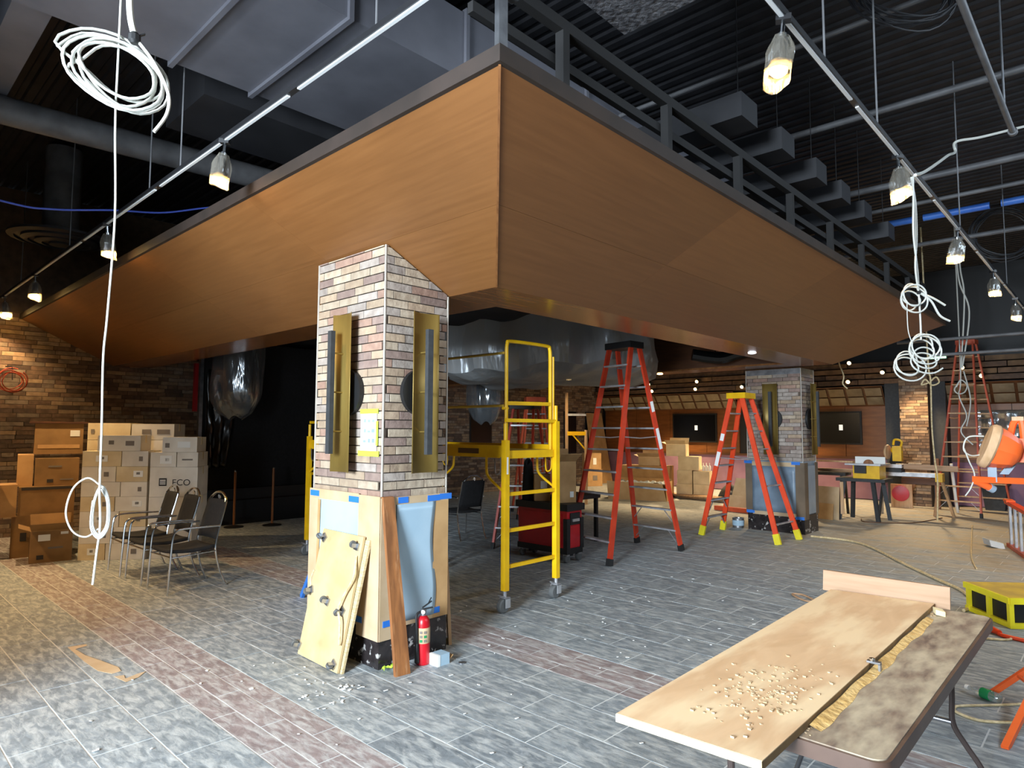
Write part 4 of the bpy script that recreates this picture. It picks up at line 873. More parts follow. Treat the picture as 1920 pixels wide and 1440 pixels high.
# brown cartons
bu = Vector((.985, -.17, 0)).normalized(); bv = Vector((-bu.y, bu.x, 0)); B0 = Vector((1.88, 10.05, 0)); GB = 'brown cartons by the brick wall'
carton('open brown carton on the floor in front with white label', B0, bu, .45, .46, .40, 'card_brown', GB, 0, [(.33, .78, .28, .2, 'label_white'), (.8, .9, .18, .08, 'label_white'), (.25, .18, .16, .13, 'print_dark'), (.6, .45, .35, .06, 'print_grey')], topopen=True)
carton('brown carton on the floor behind the open front one', B0+bv*.55-bu*.2, bu, .68, .5, .54, 'card_brown', GB, 0, [(.2, .5, .1, .2, 'print_dark')])
carton('brown carton with dark tape band in second layer', B0+bv*.55-bu*.14, bu, .62, .5, .38, 'card_brown', GB, .54, [(.5, .93, .9, .09, 'print_dark')])
carton('small brown carton beside the dark-taped one, left end', B0+bv*.5-bu*.36, bu, .21, .4, .42, 'card', GB, .54, None)
carton('brown carton with printed lettering marks in third layer', B0+bv*.6+bu*.02, bu, .50, .5, .37, 'card_brown', GB, .92, [(.35, .18, .14, .12, 'print_dark'), (.45, .7, .3, .06, 'print_grey'), (.72, .22, .3, .05, 'print_grey')])
carton('narrow brown carton at the left of the third layer', B0+bv*.66-bu*.17, bu, .18, .5, .42, 'card', GB, .92, None)
carton('dark open brown carton topping the brown stack with pale label', B0+bv*.75+bu*.0, bu, .56, .5, .42, 'card_brown', GB, 1.34, [(.82, .68, .2, .2, 'label_white'), (.5, .25, .85, .12, 'card')])
solo('flat_lid', 'flat dark board lying on top of the brown carton stack', 'board', MB().obox(B0+bv*1.0+bu*.28+Vector((0, 0, 1.775)), bu*.34, bv*.27, (0, 0, .012)), 'wood_dark', tuple(B0+bv*1.0+bu*.28+Vector((0, 0, 1.775))))
carton('tall open brown carton at the left edge of the picture', B0+bv*.3-bu*.78, bu, .40, .5, .52, 'card_brown', GB, 0, None)
carton('open-topped brown carton stacked on the leftmost tall one', B0+bv*.3-bu*.78, bu, .40, .5, .56, 'card_brown', GB, .522, None, topopen=True)
# stanchions
for i, (x, y, h) in enumerate(((5.57, 11.05, 1.0), (5.0, 11.3, .95))):
    t = thing('stanchion_post', ('copper barrier post on a round base before the black drape', 'copper barrier post nearest the hanging plastic wrapped pendant')[i], 'barrier post', (x, y, 0), 0, 'barrier posts')
    part('base', MB().lathe([(.16, 0), (.16, .015), (.05, .035), (.02, .04)], 24, (x, y, 0)), 'black', t); part('pole', MB().cyl((x, y, .035), (x, y, h), .02, None, 14), 'plank_brown', t); part('finial', MB().lathe([(.02, h), (.028, h+.01), (.015, h+.03)], 14, (x, y, 0)), 'chrome', t)
# ================================================================== SCAFFOLDS
def scaffold(label, x0, x1, y0, y1, guard, group, plat=True):
    t = thing('rolling_scaffold', label, 'scaffold', ((x0+x1)/2, (y0+y1)/2, 0), 0, group)
    for y, sg in ((y0, 1), (y1, -1)):
        for x, h in ((x0, 1.76), (x1, 1.95 if sg > 0 else 1.76)):
            part('leg', MB().box(x-.028, x+.028, y-.028, y+.028, .20, h-.16), 'yellow', t, bevel=.004)
            part('pin', MB().cyl((x, y, h-.17), (x, y, h), .019, None, 12), 'yellow', t)
            c = part('caster', MB().cyl((x, y, .13), (x, y, .21), .018, None, 12).box(x-.03, x+.03, y-.045, y-.037, .05, .14).box(x-.03, x+.03, y+.037, y+.045, .05, .14).box(x-.03, x+.03, y-.045, y+.045, .135, .145).bar((x-.02, y, .15), (x-.08, y, .17), .03, .006), 'aluminium', t)
            part('wheel', MB().lathe([(.02, -.026), (.055, -.028), (.066, -.02), (.068, 0), (.066, .02), (.055, .028), (.02, .026)], 20, (x-.025, y, .068), (0, 1, 0)), 'caster_grey', c)
            # bent support arm below the platform
            yy = y+sg*.03; part('support_arm', MB().tube(cr([(x, yy, 1.12), (x, yy+sg*.14, 1.20), (x, yy+sg*.21, 1.26), (x, yy+sg*.225, 1.33), (x, yy+sg*.225, 1.44)], 5), .013, 8), 'yellow', t)
            part('lock_pin', MB().tube(cr([(x, yy+sg*.03, 1.44), (x, yy+sg*.035, 1.30), (x, yy+sg*.10, 1.28), (x, yy+sg*.11, 1.42)], 4), .008, 6), 'yellow' if x > x0 else 'steel', t)
        for z in (.416, .75, 1.09, 1.79): part('rung', MB().bar((x0, y, z), (x1, y, z), .026, .034), 'yellow', t, bevel=.006)
    part('side_beam', MB().box(x0-.005, x0+.03, y0+.03, y1-.03, 1.43, 1.55), 'yellow', t, bevel=.004); part('side_beam', MB().box(x1-.03, x1+.005, y0+.03, y1-.03, 1.43, 1.55), 'yellow', t, bevel=.004)
    part('end_beam', MB().box(x0+.03, x1-.03, y0+.0, y0+.04, 1.425, 1.50), 'yellow', t, bevel=.004); part('end_beam', MB().box(x0+.03, x1-.03, y1-.04, y1, 1.425, 1.50), 'yellow', t, bevel=.004)
    part('platform', MB().box(x0+.03, x1-.03, y0+.04, y1-.04, 1.47, 1.50), 'yellow_dusty', t)
    part('rating_label', MB().box(x0-.008, x0-.0055, y0+.36, y0+.66, 1.465, 1.515), 'packing_tape', t); part('sticker', MB().box(x0-.012, x0+.01, y0-.031, y0-.029, 1.28, 1.44), 'label_white', t)
    if guard:
        xa, xb = x0+.045, x1-.05; y = y0+.035
        part('guard_loop', MB().tube(cr([(xa, y, 1.5), (xa, y, 2.45)], 2)+cr([(xa, y, 2.46), (xa+.01, y, 2.53), (xa+.07, y, 2.56), (xb-.07, y, 2.565), (xb-.01, y, 2.54), (xb, y, 2.46)], 5)+[Vector((xb, y, 1.5))], .018, 10), 'yellow', t)
        part('guard_post', MB().cyl((xb+.045, y, 1.5), (xb+.045, y, 2.46), .015, None, 10), 'yellow', t)
        part('guard_rung', MB().bar((xa, y, 1.955), (xb, y, 1.965), .03, .036), 'yellow', t, bevel=.008)
        for z in (1.93, 2.44): part('guard_rail', MB().cyl((x0+.02, y0+.05, z), (x0+.02, y1-.05, z), .013, None, 8), 'yellow_dusty', t)
        part('rail_hook', MB().cyl((xa-.05, y, 1.905), (xa+.02, y, 1.905), .015, None, 8), 'yellow', t)
    return t
scaffold('yellow rolling scaffold with guard loop standing right of the near brick column', 4.47, 5.22, 4.29, 6.12, True, 'yellow rolling scaffolds')
scaffold('yellow rolling scaffold mostly hidden behind the near column, left side', 4.62, 5.38, 6.34, 8.16, False, 'yellow rolling scaffolds')
t = thing('scaffold_frame', 'yellow scaffold bracket and pale posts far behind the twin ladder', 'scaffold', (11.95, 9.2, 0))
for x, y, h in ((11.78, 9.36, 2.55), (12.14, 9.08, 1.7)): part('post', MB().box(x-.025, x+.025, y-.025, y+.025, 0, h), 'plank_pale', t)
part('beam', MB().bar((11.78, 9.36, 1.62), (12.14, 9.08, 1.62), .05, .09), 'yellow', t); part('brace', MB().bar((11.9, 9.27, 1.58), (12.13, 9.09, 1.25), .03, .03), 'yellow', t); part('rung', MB().bar((11.78, 9.36, 2.05), (12.14, 9.08, 2.05), .03, .05), 'aluminium', t)

# ================================================================== STEP LADDERS
def ladder(label, F1, F2, B1, B2, top, half, n, rail, capm, footm, both, group, rw=.075, capsz=(.17, .33), stepm='aluminium', foot_h=.09, labelm=True):
    F1, F2, B1, B2, top = [Vector(p) for p in (F1, F2, B1, B2, top)]
    side = (F2-F1).normalized(); dp = ((B1+B2)-(F1+F2)).normalized()
    t = thing('step_ladder', label, 'ladder', tuple((F1+F2+B1+B2)/4), 0, group)
    tops = []
    for P, s, q in ((F1, -1, -1), (F2, 1, -1), (B1, -1, 1), (B2, 1, 1)):
        T_ = top + side*half*s + dp*.085*q; tops.append(T_)
        part('rail', MB().bar(P+(T_-P)*.02, T_, .032, rw, side), rail, t, bevel=.004)
        d = (T_-P).normalized(); part('foot', MB().bar(P, P+d*foot_h, .045, rw+.018, side), footm, t, bevel=.006)
    def pt(P, T_, z): return P+(T_-P)*((z-P.z)/(T_.z-P.z))
    H = top.z
    for i in range(1, n+1):
        z = H*i/(n+1)
        a, b = pt(F1, tops[0], z), pt(F2, tops[1], z); part('step', MB().bar(a, b, .085, .022, dp), stepm, t, bevel=.003)
        if i <= 2:
            for e, o_ in ((a, b), (b, a)): part('step_brace', MB().bar(e+(o_-e).normalized()*.02-Vector((0, 0, .16)), e+(o_-e).normalized()*.16-Vector((0, 0, .01)), .016, .006), 'aluminium', t)
        a, b = pt(B1, tops[2], z), pt(B2, tops[3], z)
        if both: part('rear_step', MB().bar(a, b, .085, .022, dp), stepm, t, bevel=.003)
        elif i % 2 == 1 or i > n-2: part('rear_bar', MB().bar(a, b, .03, .02, dp), stepm, t)
    for s in (0, 1):
        z = H*.56; a, b = pt((F1, F2)[s], tops[s], z), pt((B1, B2)[s], tops[2+s], z); m_ = (a+b)/2+Vector((0, 0, -.02)); part('spreader', MB().tube([a, m_, b], .008, 6), stepm, t)
    c = top+Vector((0, 0, -.0)); part('cap', MB().obox(c, dp*capsz[0], side*(half+.04), Vector((0, 0, .045))), capm, t, bevel=.012)
    if labelm:
        for z, l in ((.50, .10), (.68, .05)):
            a = pt(F1, tops[0], H*z); b = pt(F1, tops[0], H*(z+l)); n_ = -dp; n_ = side*-1
            part('warning_label', MB().bar(a-side*.0175, b-side*.0175, .002, rw*.8, side), 'label_white', t)
    return t
# tall twin ladder: step pair on the right, second pair on the left
ladder('tall orange-red twin step ladder with dark cap beside the red tool chest', (8.45, 4.65, 0), (8.57, 5.455, 0), (6.863, 4.78, 0), (7.06, 5.57, 0), (7.72, 5.10, 2.88), .20, 9, 'orange_red', 'black', 'rubber', True, None, capsz=(.15, .3))
ladder('bright orange step ladder with yellow cap and feet before the far column', (9.96, 5.12, 0), (10.75, 5.13, 0), (9.90, 3.85, 0), (10.62, 3.80, 0), (10.22, 4.52, 2.26), .17, 7, 'orange', 'yellow', 'yellow_bright', False, None, foot_h=.16, capsz=(.16, .3))
ladder('tall dusty orange twin step ladder by the far right wall', (15.77, 2.92, 0), (15.74, 2.14, 0), (17.15, 2.75, 0), (17.15, 1.80, 0), (16.35, 2.34, 3.56), .13, 11, 'orange_dull', 'orange_dull', 'rubber', True, None, stepm='plank_pale', labelm=False, capsz=(.10, .2))
ladder('red step ladder with black cap behind the yellow scaffold', (6.68, 6.66, 0), (6.98, 6.2, 0), (7.80, 7.12, 0), (8.1, 6.65, 0), (7.38, 6.66, 2.06), .15, 6, 'orange_red', 'black', 'rubber', False, None, labelm=False)
ladder('darker red step ladder standing further behind the yellow scaffold', (9.2, 8.5, 0), (9.8, 8.1, 0), (10.0, 9.4, 0), (10.5, 9.0, 0), (9.75, 8.55, 2.30), .16, 7, 'orange_dull', 'orange_dull', 'rubber', False, None, labelm=False)
# ladder lying on its side at the right edge
o = Vector((12.19, 1.33, 0)); u = Vector((-.96, -.28, 0)).normalized(); n_ = Vector((-u.y, u.x, 0))
t = thing('lying_ladder', 'orange ladder lying on its side at the right edge with aluminium rungs upright', 'ladder', tuple(o))
part('upper_rail', MB().bar(o+Vector((0, 0, .66)), o+u*2.3+Vector((0, 0, .60)), .09, .05), 'orange', t, bevel=.004); part('lower_rail', MB().bar(o+Vector((0, 0, .03)), o+u*2.3+Vector((0, 0, .03)), .08, .05), 'orange_dull', t, bevel=.004)
part('end_cap', MB().bar(o+Vector((0, 0, .685)), o+u*.22+Vector((0, 0, .68)), .11, .03), 'orange_light', t, bevel=.006)
for i in range(7): part('rung', MB().bar(o+u*(.12+.31*i)+Vector((0, 0, .05)), o+u*(.12+.31*i)+Vector((0, 0, .635)), .07, .03, u), 'aluminium', t, bevel=.004)

# ================================================================== TOOL CHEST AND THINGS AROUND IT
x0, y0, x1, y1 = 6.62, 5.26, 6.93, 6.10
t = thing('tool_chest', 'red rolling tool chest with black corners behind the yellow scaffold', 'tool chest', (6.77, 5.68, 0))
part('body', MB().box(x0, x1, y0, y1, .17, .66), 'red', t, bevel=.015); part('base', MB().box(x0-.01, x1+.01, y0-.01, y1+.01, .11, .185), 'black', t, bevel=.01)
part('corner_post', MB().box(x0-.02, x0+.045, y0-.02, y0+.045, .17, .56), 'black', t, bevel=.01); part('corner_post', MB().box(x1-.04, x1+.02, y0-.02, y0+.045, .17, .56), 'black', t, bevel=.01)
part('tray_lid', MB().box(x0-.03, x1+.03, y0-.03, y1+.03, .66, .745), 'black', t, bevel=.02)
part('drawer', MB().box(x0+.06, x1-.05, y0-.014, y0+.02, .48, .63), 'black', t, bevel=.005); part('drawer_handle', MB().box(x0+.09, x1-.08, y0-.03, y0-.012, .52, .555), 'aluminium', t)
part('door', MB().box(x0+.06, x1-.05, y0-.01, y0+.02, .20, .465), 'red', t, bevel=.006); part('side_panel', MB().box(x0-.008, x0+.01, y0+.08, y1-.05, .22, .62), 'red', t, bevel=.006)
for x, y in ((x0+.03, y0+.03), (x1-.03, y0+.03), (x0+.03, y1-.05), (x1-.03, y1-.05)):
    c = part('caster', MB().box(x-.03, x+.03, y-.03, y+.03, .085, .112), 'steel', t); part('wheel', MB().lathe([(.015, -.02), (.05, -.02), (.055, 0), (.05, .02), (.015, .02)], 18, (x, y, .055), (0, 1, 0)), 'caster_grey', c)
cu_ = Vector((.72, -.69, 0))
carton('open brown carton with pale label on top of the red tool chest', (6.635, 5.83), cu_, .22, .17, .36, 'card', 'cartons on the tool chest', .746, [(.6, .6, .4, .28, 'label_white')])
carton('tilted brown carton on the right side of the tool chest top', (6.66, 5.44), (.90, -.43, 0), .27, .20, .54, 'card', 'cartons on the tool chest', .746, [(.75, .2, .2, .14, 'label_white')], topopen=True)
solo('tool_bag', 'black slouched tool bag standing on the red tool chest', 'bag', MB().grid(lambda u, v: Vector((6.73+.09*math.cos(2*PI*u)*(1-.35*v*v)*(1 if v < .98 else .1), 6.02+.085*math.sin(2*PI*u)*(1-.45*v*v)*(1 if v < .98 else .1), .748+.55*v+.03*math.sin(6*u*PI)*v)), 20, 10, True), 'black_cloth', (6.73, 6.02, .748))
# black cart table behind the chest with boxes
t = thing('black_trestle', 'black trestle table standing behind the red tool chest and twin ladder', 'table', (7.9, 6.2, 0))
part('top', MB().box(7.45, 8.32, 5.95, 6.42, .66, .72), 'black', t, bevel=.01)
for x in (7.5, 8.27):
    for y in (6.0, 6.37): part('leg', MB().bar((x, y, 0), (x, y, .66), .05, .05), 'black', t)
# ---- cardboard heap in the middle distance
mu_ = Vector((.29, -.957, 0)); GM = 'cartons in the middle distance'
M0 = Vector((13.55, 9.45, 0))
t = thing('open_carton', 'large opened shallow tan carton lying in the middle distance', 'box', tuple(M0+mu_*.7), 0, GM); mv = Vector((-mu_.y, mu_.x, 0))
part('front_panel', MB().slab([M0, M0+mu_*1.45, M0+mu_*1.40+Vector((-.10, 0, .42)), M0+mu_*.02+Vector((-.10, 0, .45))], mv*.006), 'card_pale', t)
part('side_panel', MB().slab([M0+mu_*1.45, M0+mu_*1.45+mv*.6, M0+mu_*1.45+mv*.6+Vector((0, 0, .46)), M0+mu_*1.42+Vector((0, 0, .46))], mu_*.006), 'card', t)
part('back_panel', MB().slab([M0+mv*.6, M0+mv*.6+mu_*1.45, M0+mv*.6+mu_*1.45+Vector((0, 0, .5)), M0+mv*.6+Vector((0, 0, .5))], mv*.006), 'card', t)
part('bottom_panel', MB().slab([M0, M0+mu_*1.45, M0+mu_*1.45+mv*.6, M0+mv*.6], (0, 0, .006)), 'card', t); part('crumpled_paper', MB().grid(lambda u, v: M0+mu_*(.2+1.15*u)+mv*(.1+.4*v)+Vector((0, 0, .36+.10*abs(math.sin(u*13+v*5))*abs(math.cos(v*7+u*3)))), 16, 8), 'paper', t, solid=.004)
carton('wide tan carton behind the opened shallow one', M0+mv*.75+mu_*.1, mu_, 1.25, .5, .80, 'card', GM, 0)
carton('tan carton lying on the wide tan carton with open flaps', M0+mv*.78+mu_*.55, mu_, .55, .4, .22, 'card_pale', GM, .802, None, topopen=True)
Q0 = Vector((14.95, 8.35, 0))
for i, (a, z, w, h, lab) in enumerate(((0, 0, .40, .36, 'cream carton at the bottom left of the pale stack by purple wainscot'), (.42, 0, .42, .36, 'cream carton at the bottom right of the pale stack by purple wainscot'), (.02, .362, .38, .34, 'cream carton in middle left of pale stack by the purple wainscot'),
        (.42, .362, .40, .32, 'cream carton in middle right of pale stack by the purple wainscot'), (.05, .704, .52, .34, 'cream carton near the top of the pale stack with white bottles beside'), (-.25, 1.046, .5, .30, 'open cream carton topmost on the pale stack'))):
    carton(lab, Q0+mu_*a, mu_, w, .4, h, 'carton_cream', 'pale stack by the purple wainscot', z, None, topopen=(i == 5), tapem='carton_cream')
for k in range(3):
    p = Q0+mu_*(.64+.075*k)+mv*.2; solo('white_bottle', ('left', 'middle', 'right')[k]+' one of three small white bottles on pale carton stack', 'bottle', MB().lathe([(.03, 0), (.033, .01), (.033, .12), (.012, .15), (.012, .2), (.001, .205)], 12, (p.x, p.y, .684)), 'label_white', (p.x, p.y, .7), group='small white bottles')
solo('leaning_sheet', 'tall tan cardboard sheet leaning on the far wall beside the twin ladder', 'cardboard', MB().slab([(16.9, 12.3, 0), (17.75, 12.2, 0), (17.7, 12.6, 2.25), (16.95, 12.66, 2.25)], (0, .02, 0)), 'card', (17.3, 12.4, 0))
for i, (y0_, y1_) in enumerate(((12.7, 12.9), (0, 0))[:1]): pass
carton('small tan carton at the foot of the tall cardboard sheet', (16.0, 11.9), (.9, -.43, 0), .5, .4, .5, 'card', GM, 0, [(.5, .5, .3, .3, 'print_grey')]); carton('tan carton stacked on small one before the cardboard sheet', (16.02, 11.9), (.9, -.43, 0), .45, .4, .5, 'card', GM, .502, [(.5, .5, .25, .4, 'label_white')])
for i, (x, w, lab) in enumerate(((11.9, .75, 'dark panel on brick wall behind the near wrapped pendant'), (15.9, .55, 'narrow dark panel on brick wall behind yellow bracket'), (17.0, .35, 'dark panel on brick wall next to the tall cardboard sheet'))):
    t = thing('wall_panel', lab, 'panel', (x, YW-.04, 1.0), 0, 'dark panels on the brick wall'); part('frame', MB().box(x-.03, x+w+.03, YW-.05, YW-.02, .97, 2.28), 'black', t, bevel=.005); part('pane', MB().box(x, x+w, YW-.056, YW-.051, 1.0, 2.25), 'screen', t)
solo('dark_bag', 'dark brown bag slumped on the floor boards by the purple wainscot', 'bag', MB().grid(lambda u, v: Vector((15.9+.22*math.cos(2*PI*u)*math.sin(PI*min(.999, .08+.92*v)*.5+.0)*(1 if v else 1)*(1-v*.999)**.4, 7.35+.32*math.sin(2*PI*u)*(1-v*.999)**.4*(1+.15*math.sin(9*u)), .0+.27*v*(1+.3*math.sin(8*u)))), 22, 8, True), 'charcoal', (15.9, 7.35, 0))
for i in range(3): solo('floor_board', ('lowest', 'middle', 'upper')[i]+' tan board in the low pile on the floor left of the far column', 'board', MB().bar((15.3-.12*i, 8.9-.1*i, .02+.035*i), (15.0-.1*i, 6.5+.1*i, .02+.035*i), .5-.08*i, .032), 'plank_pale', (15.1, 7.7, .02+.035*i), group='low pile of boards')
solo('leaning_card', 'tan cardboard sheet standing behind the orange step ladder', 'cardboard', MB().slab([(14.2, 6.6, 0), (14.0, 5.3, 0), (14.25, 5.25, .62), (14.45, 6.55, .62)], (.01, 0, 0)), 'card_pale', (14.1, 6, 0)); solo('floor_card', 'low tan cardboard piece on floor between orange ladder and far column', 'cardboard', MB().slab([(13.55, 6.45, 0), (13.4, 5.4, 0), (13.55, 5.4, .30), (13.7, 6.45, .30)], (.012, 0, 0)), 'card_pale', (13.5, 6, 0))
solo('dark_plank', 'dark red-brown plank on the floor left of the far column', 'plank', MB().bar((13.3, 6.5, .05), (13.15, 5.2, .05), .10, .09), 'orange_dull', (13.2, 5.9, .05))
t = thing('paint_can', 'small metal can on the floor left of the far column', 'can', (11.2, 5.05, 0)); part('body', MB().lathe([(.085, 0), (.095, .005), (.10, .16), (.104, .165), (.10, .17), (.092, .165), (.09, .12)], 20, (11.2, 5.05, 0)), 'steel', t); part('label', MB().lathe([(.0975, .04), (.1, .04), (.103, .13), (.1005, .13)], 20, (11.2, 5.05, 0)), 'film_white', t)
# far column wrap
X0, Y0 = 11.19-.032, 3.92-.032; FZ = 1.17
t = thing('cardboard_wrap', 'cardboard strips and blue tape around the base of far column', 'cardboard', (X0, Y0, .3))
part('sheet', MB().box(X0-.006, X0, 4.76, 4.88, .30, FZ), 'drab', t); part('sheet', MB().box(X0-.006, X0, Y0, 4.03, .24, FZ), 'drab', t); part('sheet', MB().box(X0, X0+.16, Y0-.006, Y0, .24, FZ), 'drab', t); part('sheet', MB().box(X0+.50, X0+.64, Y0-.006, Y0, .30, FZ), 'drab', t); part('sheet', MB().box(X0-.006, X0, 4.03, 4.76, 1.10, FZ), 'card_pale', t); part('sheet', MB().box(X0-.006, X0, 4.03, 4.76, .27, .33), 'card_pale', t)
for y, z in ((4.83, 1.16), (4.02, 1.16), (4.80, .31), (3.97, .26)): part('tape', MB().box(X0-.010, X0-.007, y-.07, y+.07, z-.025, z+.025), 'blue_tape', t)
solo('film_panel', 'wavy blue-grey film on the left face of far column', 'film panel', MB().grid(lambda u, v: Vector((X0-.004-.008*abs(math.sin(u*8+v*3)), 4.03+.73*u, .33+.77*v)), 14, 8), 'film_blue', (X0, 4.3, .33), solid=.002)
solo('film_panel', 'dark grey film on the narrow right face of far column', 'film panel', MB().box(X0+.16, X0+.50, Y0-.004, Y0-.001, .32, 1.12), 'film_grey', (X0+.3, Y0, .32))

# ================================================================== SAWS, BENCHES AT THE BACK
SX = 13.9
t = thing('table_saw', 'yellow table saw with pale board on top standing on black folding legs', 'table saw', (SX, 3.7, 0))
part('base', MB().box(SX-.22, SX+.22, 3.40, 3.86, .80, 1.05), 'yellow', t, bevel=.02); part('motor_housing', MB().box(SX-.28, SX-.2, 3.62, 3.82, .90, 1.05), 'black', t, bevel=.03)
part('table_plate', MB().box(SX-.3, SX+.3, 3.36, 3.98, 1.05, 1.08), 'aluminium', t, bevel=.005); part('fence_board', MB().box(SX-.05, SX-.02, 3.34, 3.86, 1.08, 1.21), 'label_white', t); part('blade_guard', MB().lathe([(.001, -.008), (.09, -.008), (.09, .008), (.001, .008)], 20, (SX-.08, 3.62, 1.07), (1, 0, 0)), 'plank_brown', t)
part('stand_top', MB().box(SX-.3, SX+.3, 3.3, 4.15, .74, .80), 'charcoal', t, bevel=.01)
for y, e in ((4.02, 4.12), (3.98, 4.02), (3.52, 3.44), (3.46, 3.36)):
    s = 1 if e in (4.02, 3.36) else -1; part('leg', MB().bar((SX+.22*s, y, .75), (SX+.24*s, e, 0), .05, .07), 'charcoal', t)
part('leg_plate', MB().box(SX-.26, SX-.235, 4.03, 4.09, .1, .72), 'plank_pale', t)
solo('saw_plank', 'long pale plank running left from the table saw top', 'plank', MB().bar((SX, 3.9, 1.10), (SX+.1, 5.6, 1.10), .14, .03), 'plank_pale', (SX, 4.5, 1.1))
t = thing('side_support', 'dark folding bench beneath the long plank behind the far column', 'bench', (14.4, 4.5, 0)); part('top', MB().box(14.2, 14.6, 4.15, 5.1, .80, .86), 'charcoal', t)
for y in (4.25, 5.0):
    for s in (-1, 1): part('leg', MB().bar((14.4+.1*s, y, .8), (14.4+.26*s, y, 0), .04, .05), 'charcoal', t)
for k, (a, b, z) in enumerate((((14.3, 3.95), (14.5, 4.75), .885), ((14.45, 4.0), (14.35, 4.9), .915))): solo('offcut', ('lower', 'upper')[k]+' wooden offcut lying on the dark bench left of the table saw', 'offcut', MB().bar((a[0], a[1], z), (b[0], b[1], z), .10, .03), 'oak', (a[0], a[1], z))
t = thing('mitre_saw', 'yellow mitre saw raised on the long aluminium saw stand', 'mitre saw', (15.0, 3.45, .95))
part('base', MB().box(14.8, 15.2, 3.28, 3.62, .97, 1.04), 'aluminium', t, bevel=.015); part('arm', MB().bar((15.05, 3.5, 1.04), (15.0, 3.42, 1.30), .07, .10), 'charcoal', t); part('motor_body', MB().lathe([(.05, -.1), (.075, -.07), (.075, .07), (.05, .1)], 16, (14.98, 3.40, 1.30), (0, .8, .6)), 'yellow', t)
part('handle', MB().tube(cr([(14.95, 3.32, 1.38), (14.95, 3.30, 1.50), (14.95, 3.42, 1.53), (14.95, 3.45, 1.42)], 5), .022, 8), 'yellow', t); part('blade_guard', MB().lathe([(.02, -.02), (.14, -.02), (.15, 0), (.14, .02), (.02, .02)], 22, (14.98, 3.56, 1.28), (.2, 1, 0)), 'plank_pale', t); part('body_cover', MB().box(14.9, 15.04, 3.30, 3.46, 1.10, 1.40), 'yellow', t, bevel=.03)
t = thing('saw_stand', 'long aluminium saw stand with orange bracket and splayed legs', 'stand', (15.0, 3.1, 0))
part('beam', MB().box(14.95, 15.10, 2.72, 3.75, .80, .88), 'aluminium', t, bevel=.01); part('mount', MB().box(14.85, 15.15, 3.3, 3.6, .88, .968), 'charcoal', t); part('bracket', MB().box(14.92, 15.14, 2.62, 2.74, .72, .88), 'yellow', t, bevel=.01)
for (a, b, m_) in (((15.0, 2.7, .76), (15.4, 2.86, 0), 'oak'), ((15.05, 2.66, .76), (15.55, 2.56, 0), 'plank_pale'), ((15.0, 3.68, .80), (15.2, 3.75, 0), 'aluminium'), ((15.05, 3.66, .80), (14.75, 3.7, 0), 'charcoal')): part('leg', MB().bar(a, b, .045, .045), m_, t)
solo('long_board', 'long tan board lying level on the saw stand to the right of mitre saw', 'board', MB().bar((14.93, 3.27, 1.0), (14.93, 2.36, .985), .03, .10, (1, 0, 0)), 'oak', (14.9, 2.9, 1.0)); solo('wood_block', 'small pale block on the long tan board beside the pillar', 'block', MB().box(14.88, 14.98, 2.95, 3.18, 1.05, 1.075), 'plank_pale', (14.9, 3.06, 1.05))
solo('white_pole', 'short white pole standing beside the far orange ladder leg', 'pole', MB().cyl((16.3, 2.62, .02), (16.2, 2.68, 1.03), .03), 'label_white', (16.3, 2.65, 0))
t = thing('cord_reel', 'red cord reel on a pale frame standing before the brick pillar', 'cord reel', (16.6, 3.72, 0)); part('drum', MB().lathe([(.05, -.06), (.17, -.05), (.17, .05), (.05, .06)], 24, (16.6, 3.72, .32), (1, .2, 0)), 'red', t); part('frame', MB().box(16.63, 16.68, 3.5, 3.92, .0, .52), 'plank_pale', t, bevel=.02)
t = thing('timber_frame', 'rough timber trestle standing in front of the brick pillar base', 'trestle', (16.9, 3.4, 0))
part('crossbar', MB().box(16.85, 16.95, 3.0, 3.75, .52, .66), 'wood_dark', t); part('leg', MB().bar((16.9, 3.70, 0), (16.9, 3.5, .55), .05, .05), 'plank_brown', t); part('leg', MB().box(16.86, 16.94, 3.02, 3.11, 0, 1.1), 'plank_brown', t)
for k, (x, y, w, h, lab) in enumerate(((13.52, 4.34, .54, .62, 'large tan cardboard sheet standing at the right of the far column'), (13.44, 4.36, .40, .30, 'smaller tan cardboard piece in front of the standing sheet'))):
    solo('card_sheet', lab, 'cardboard', MB().slab([(x, y+w/2, 0), (x-.06, y-w/2, 0), (x+.02, y-w/2, h), (x+.08, y+w/2, h)], (.01, 0, 0)), 'card_pale' if k == 0 else 'card', (x, y, 0))
t = thing('dark_bin', 'dark green-grey plastic bin behind the orange stand at right', 'bin', (17.5, 2.12, 0)); part('body', MB().add([(17.48, 1.96, 0), (17.82, 1.96, 0), (17.82, 2.30, 0), (17.48, 2.30, 0), (17.43, 1.90, .55), (17.86, 1.90, .55), (17.86, 2.36, .55), (17.43, 2.36, .55)], [(0, 3, 2, 1), (4, 5, 6, 7), (0, 1, 5, 4), (1, 2, 6, 5), (2, 3, 7, 6), (3, 0, 4, 7)]), 'charcoal', t, bevel=.02); part('rim', MB().box(17.41, 17.89, 1.87, 2.39, .54, .58), 'charcoal', t, bevel=.01)

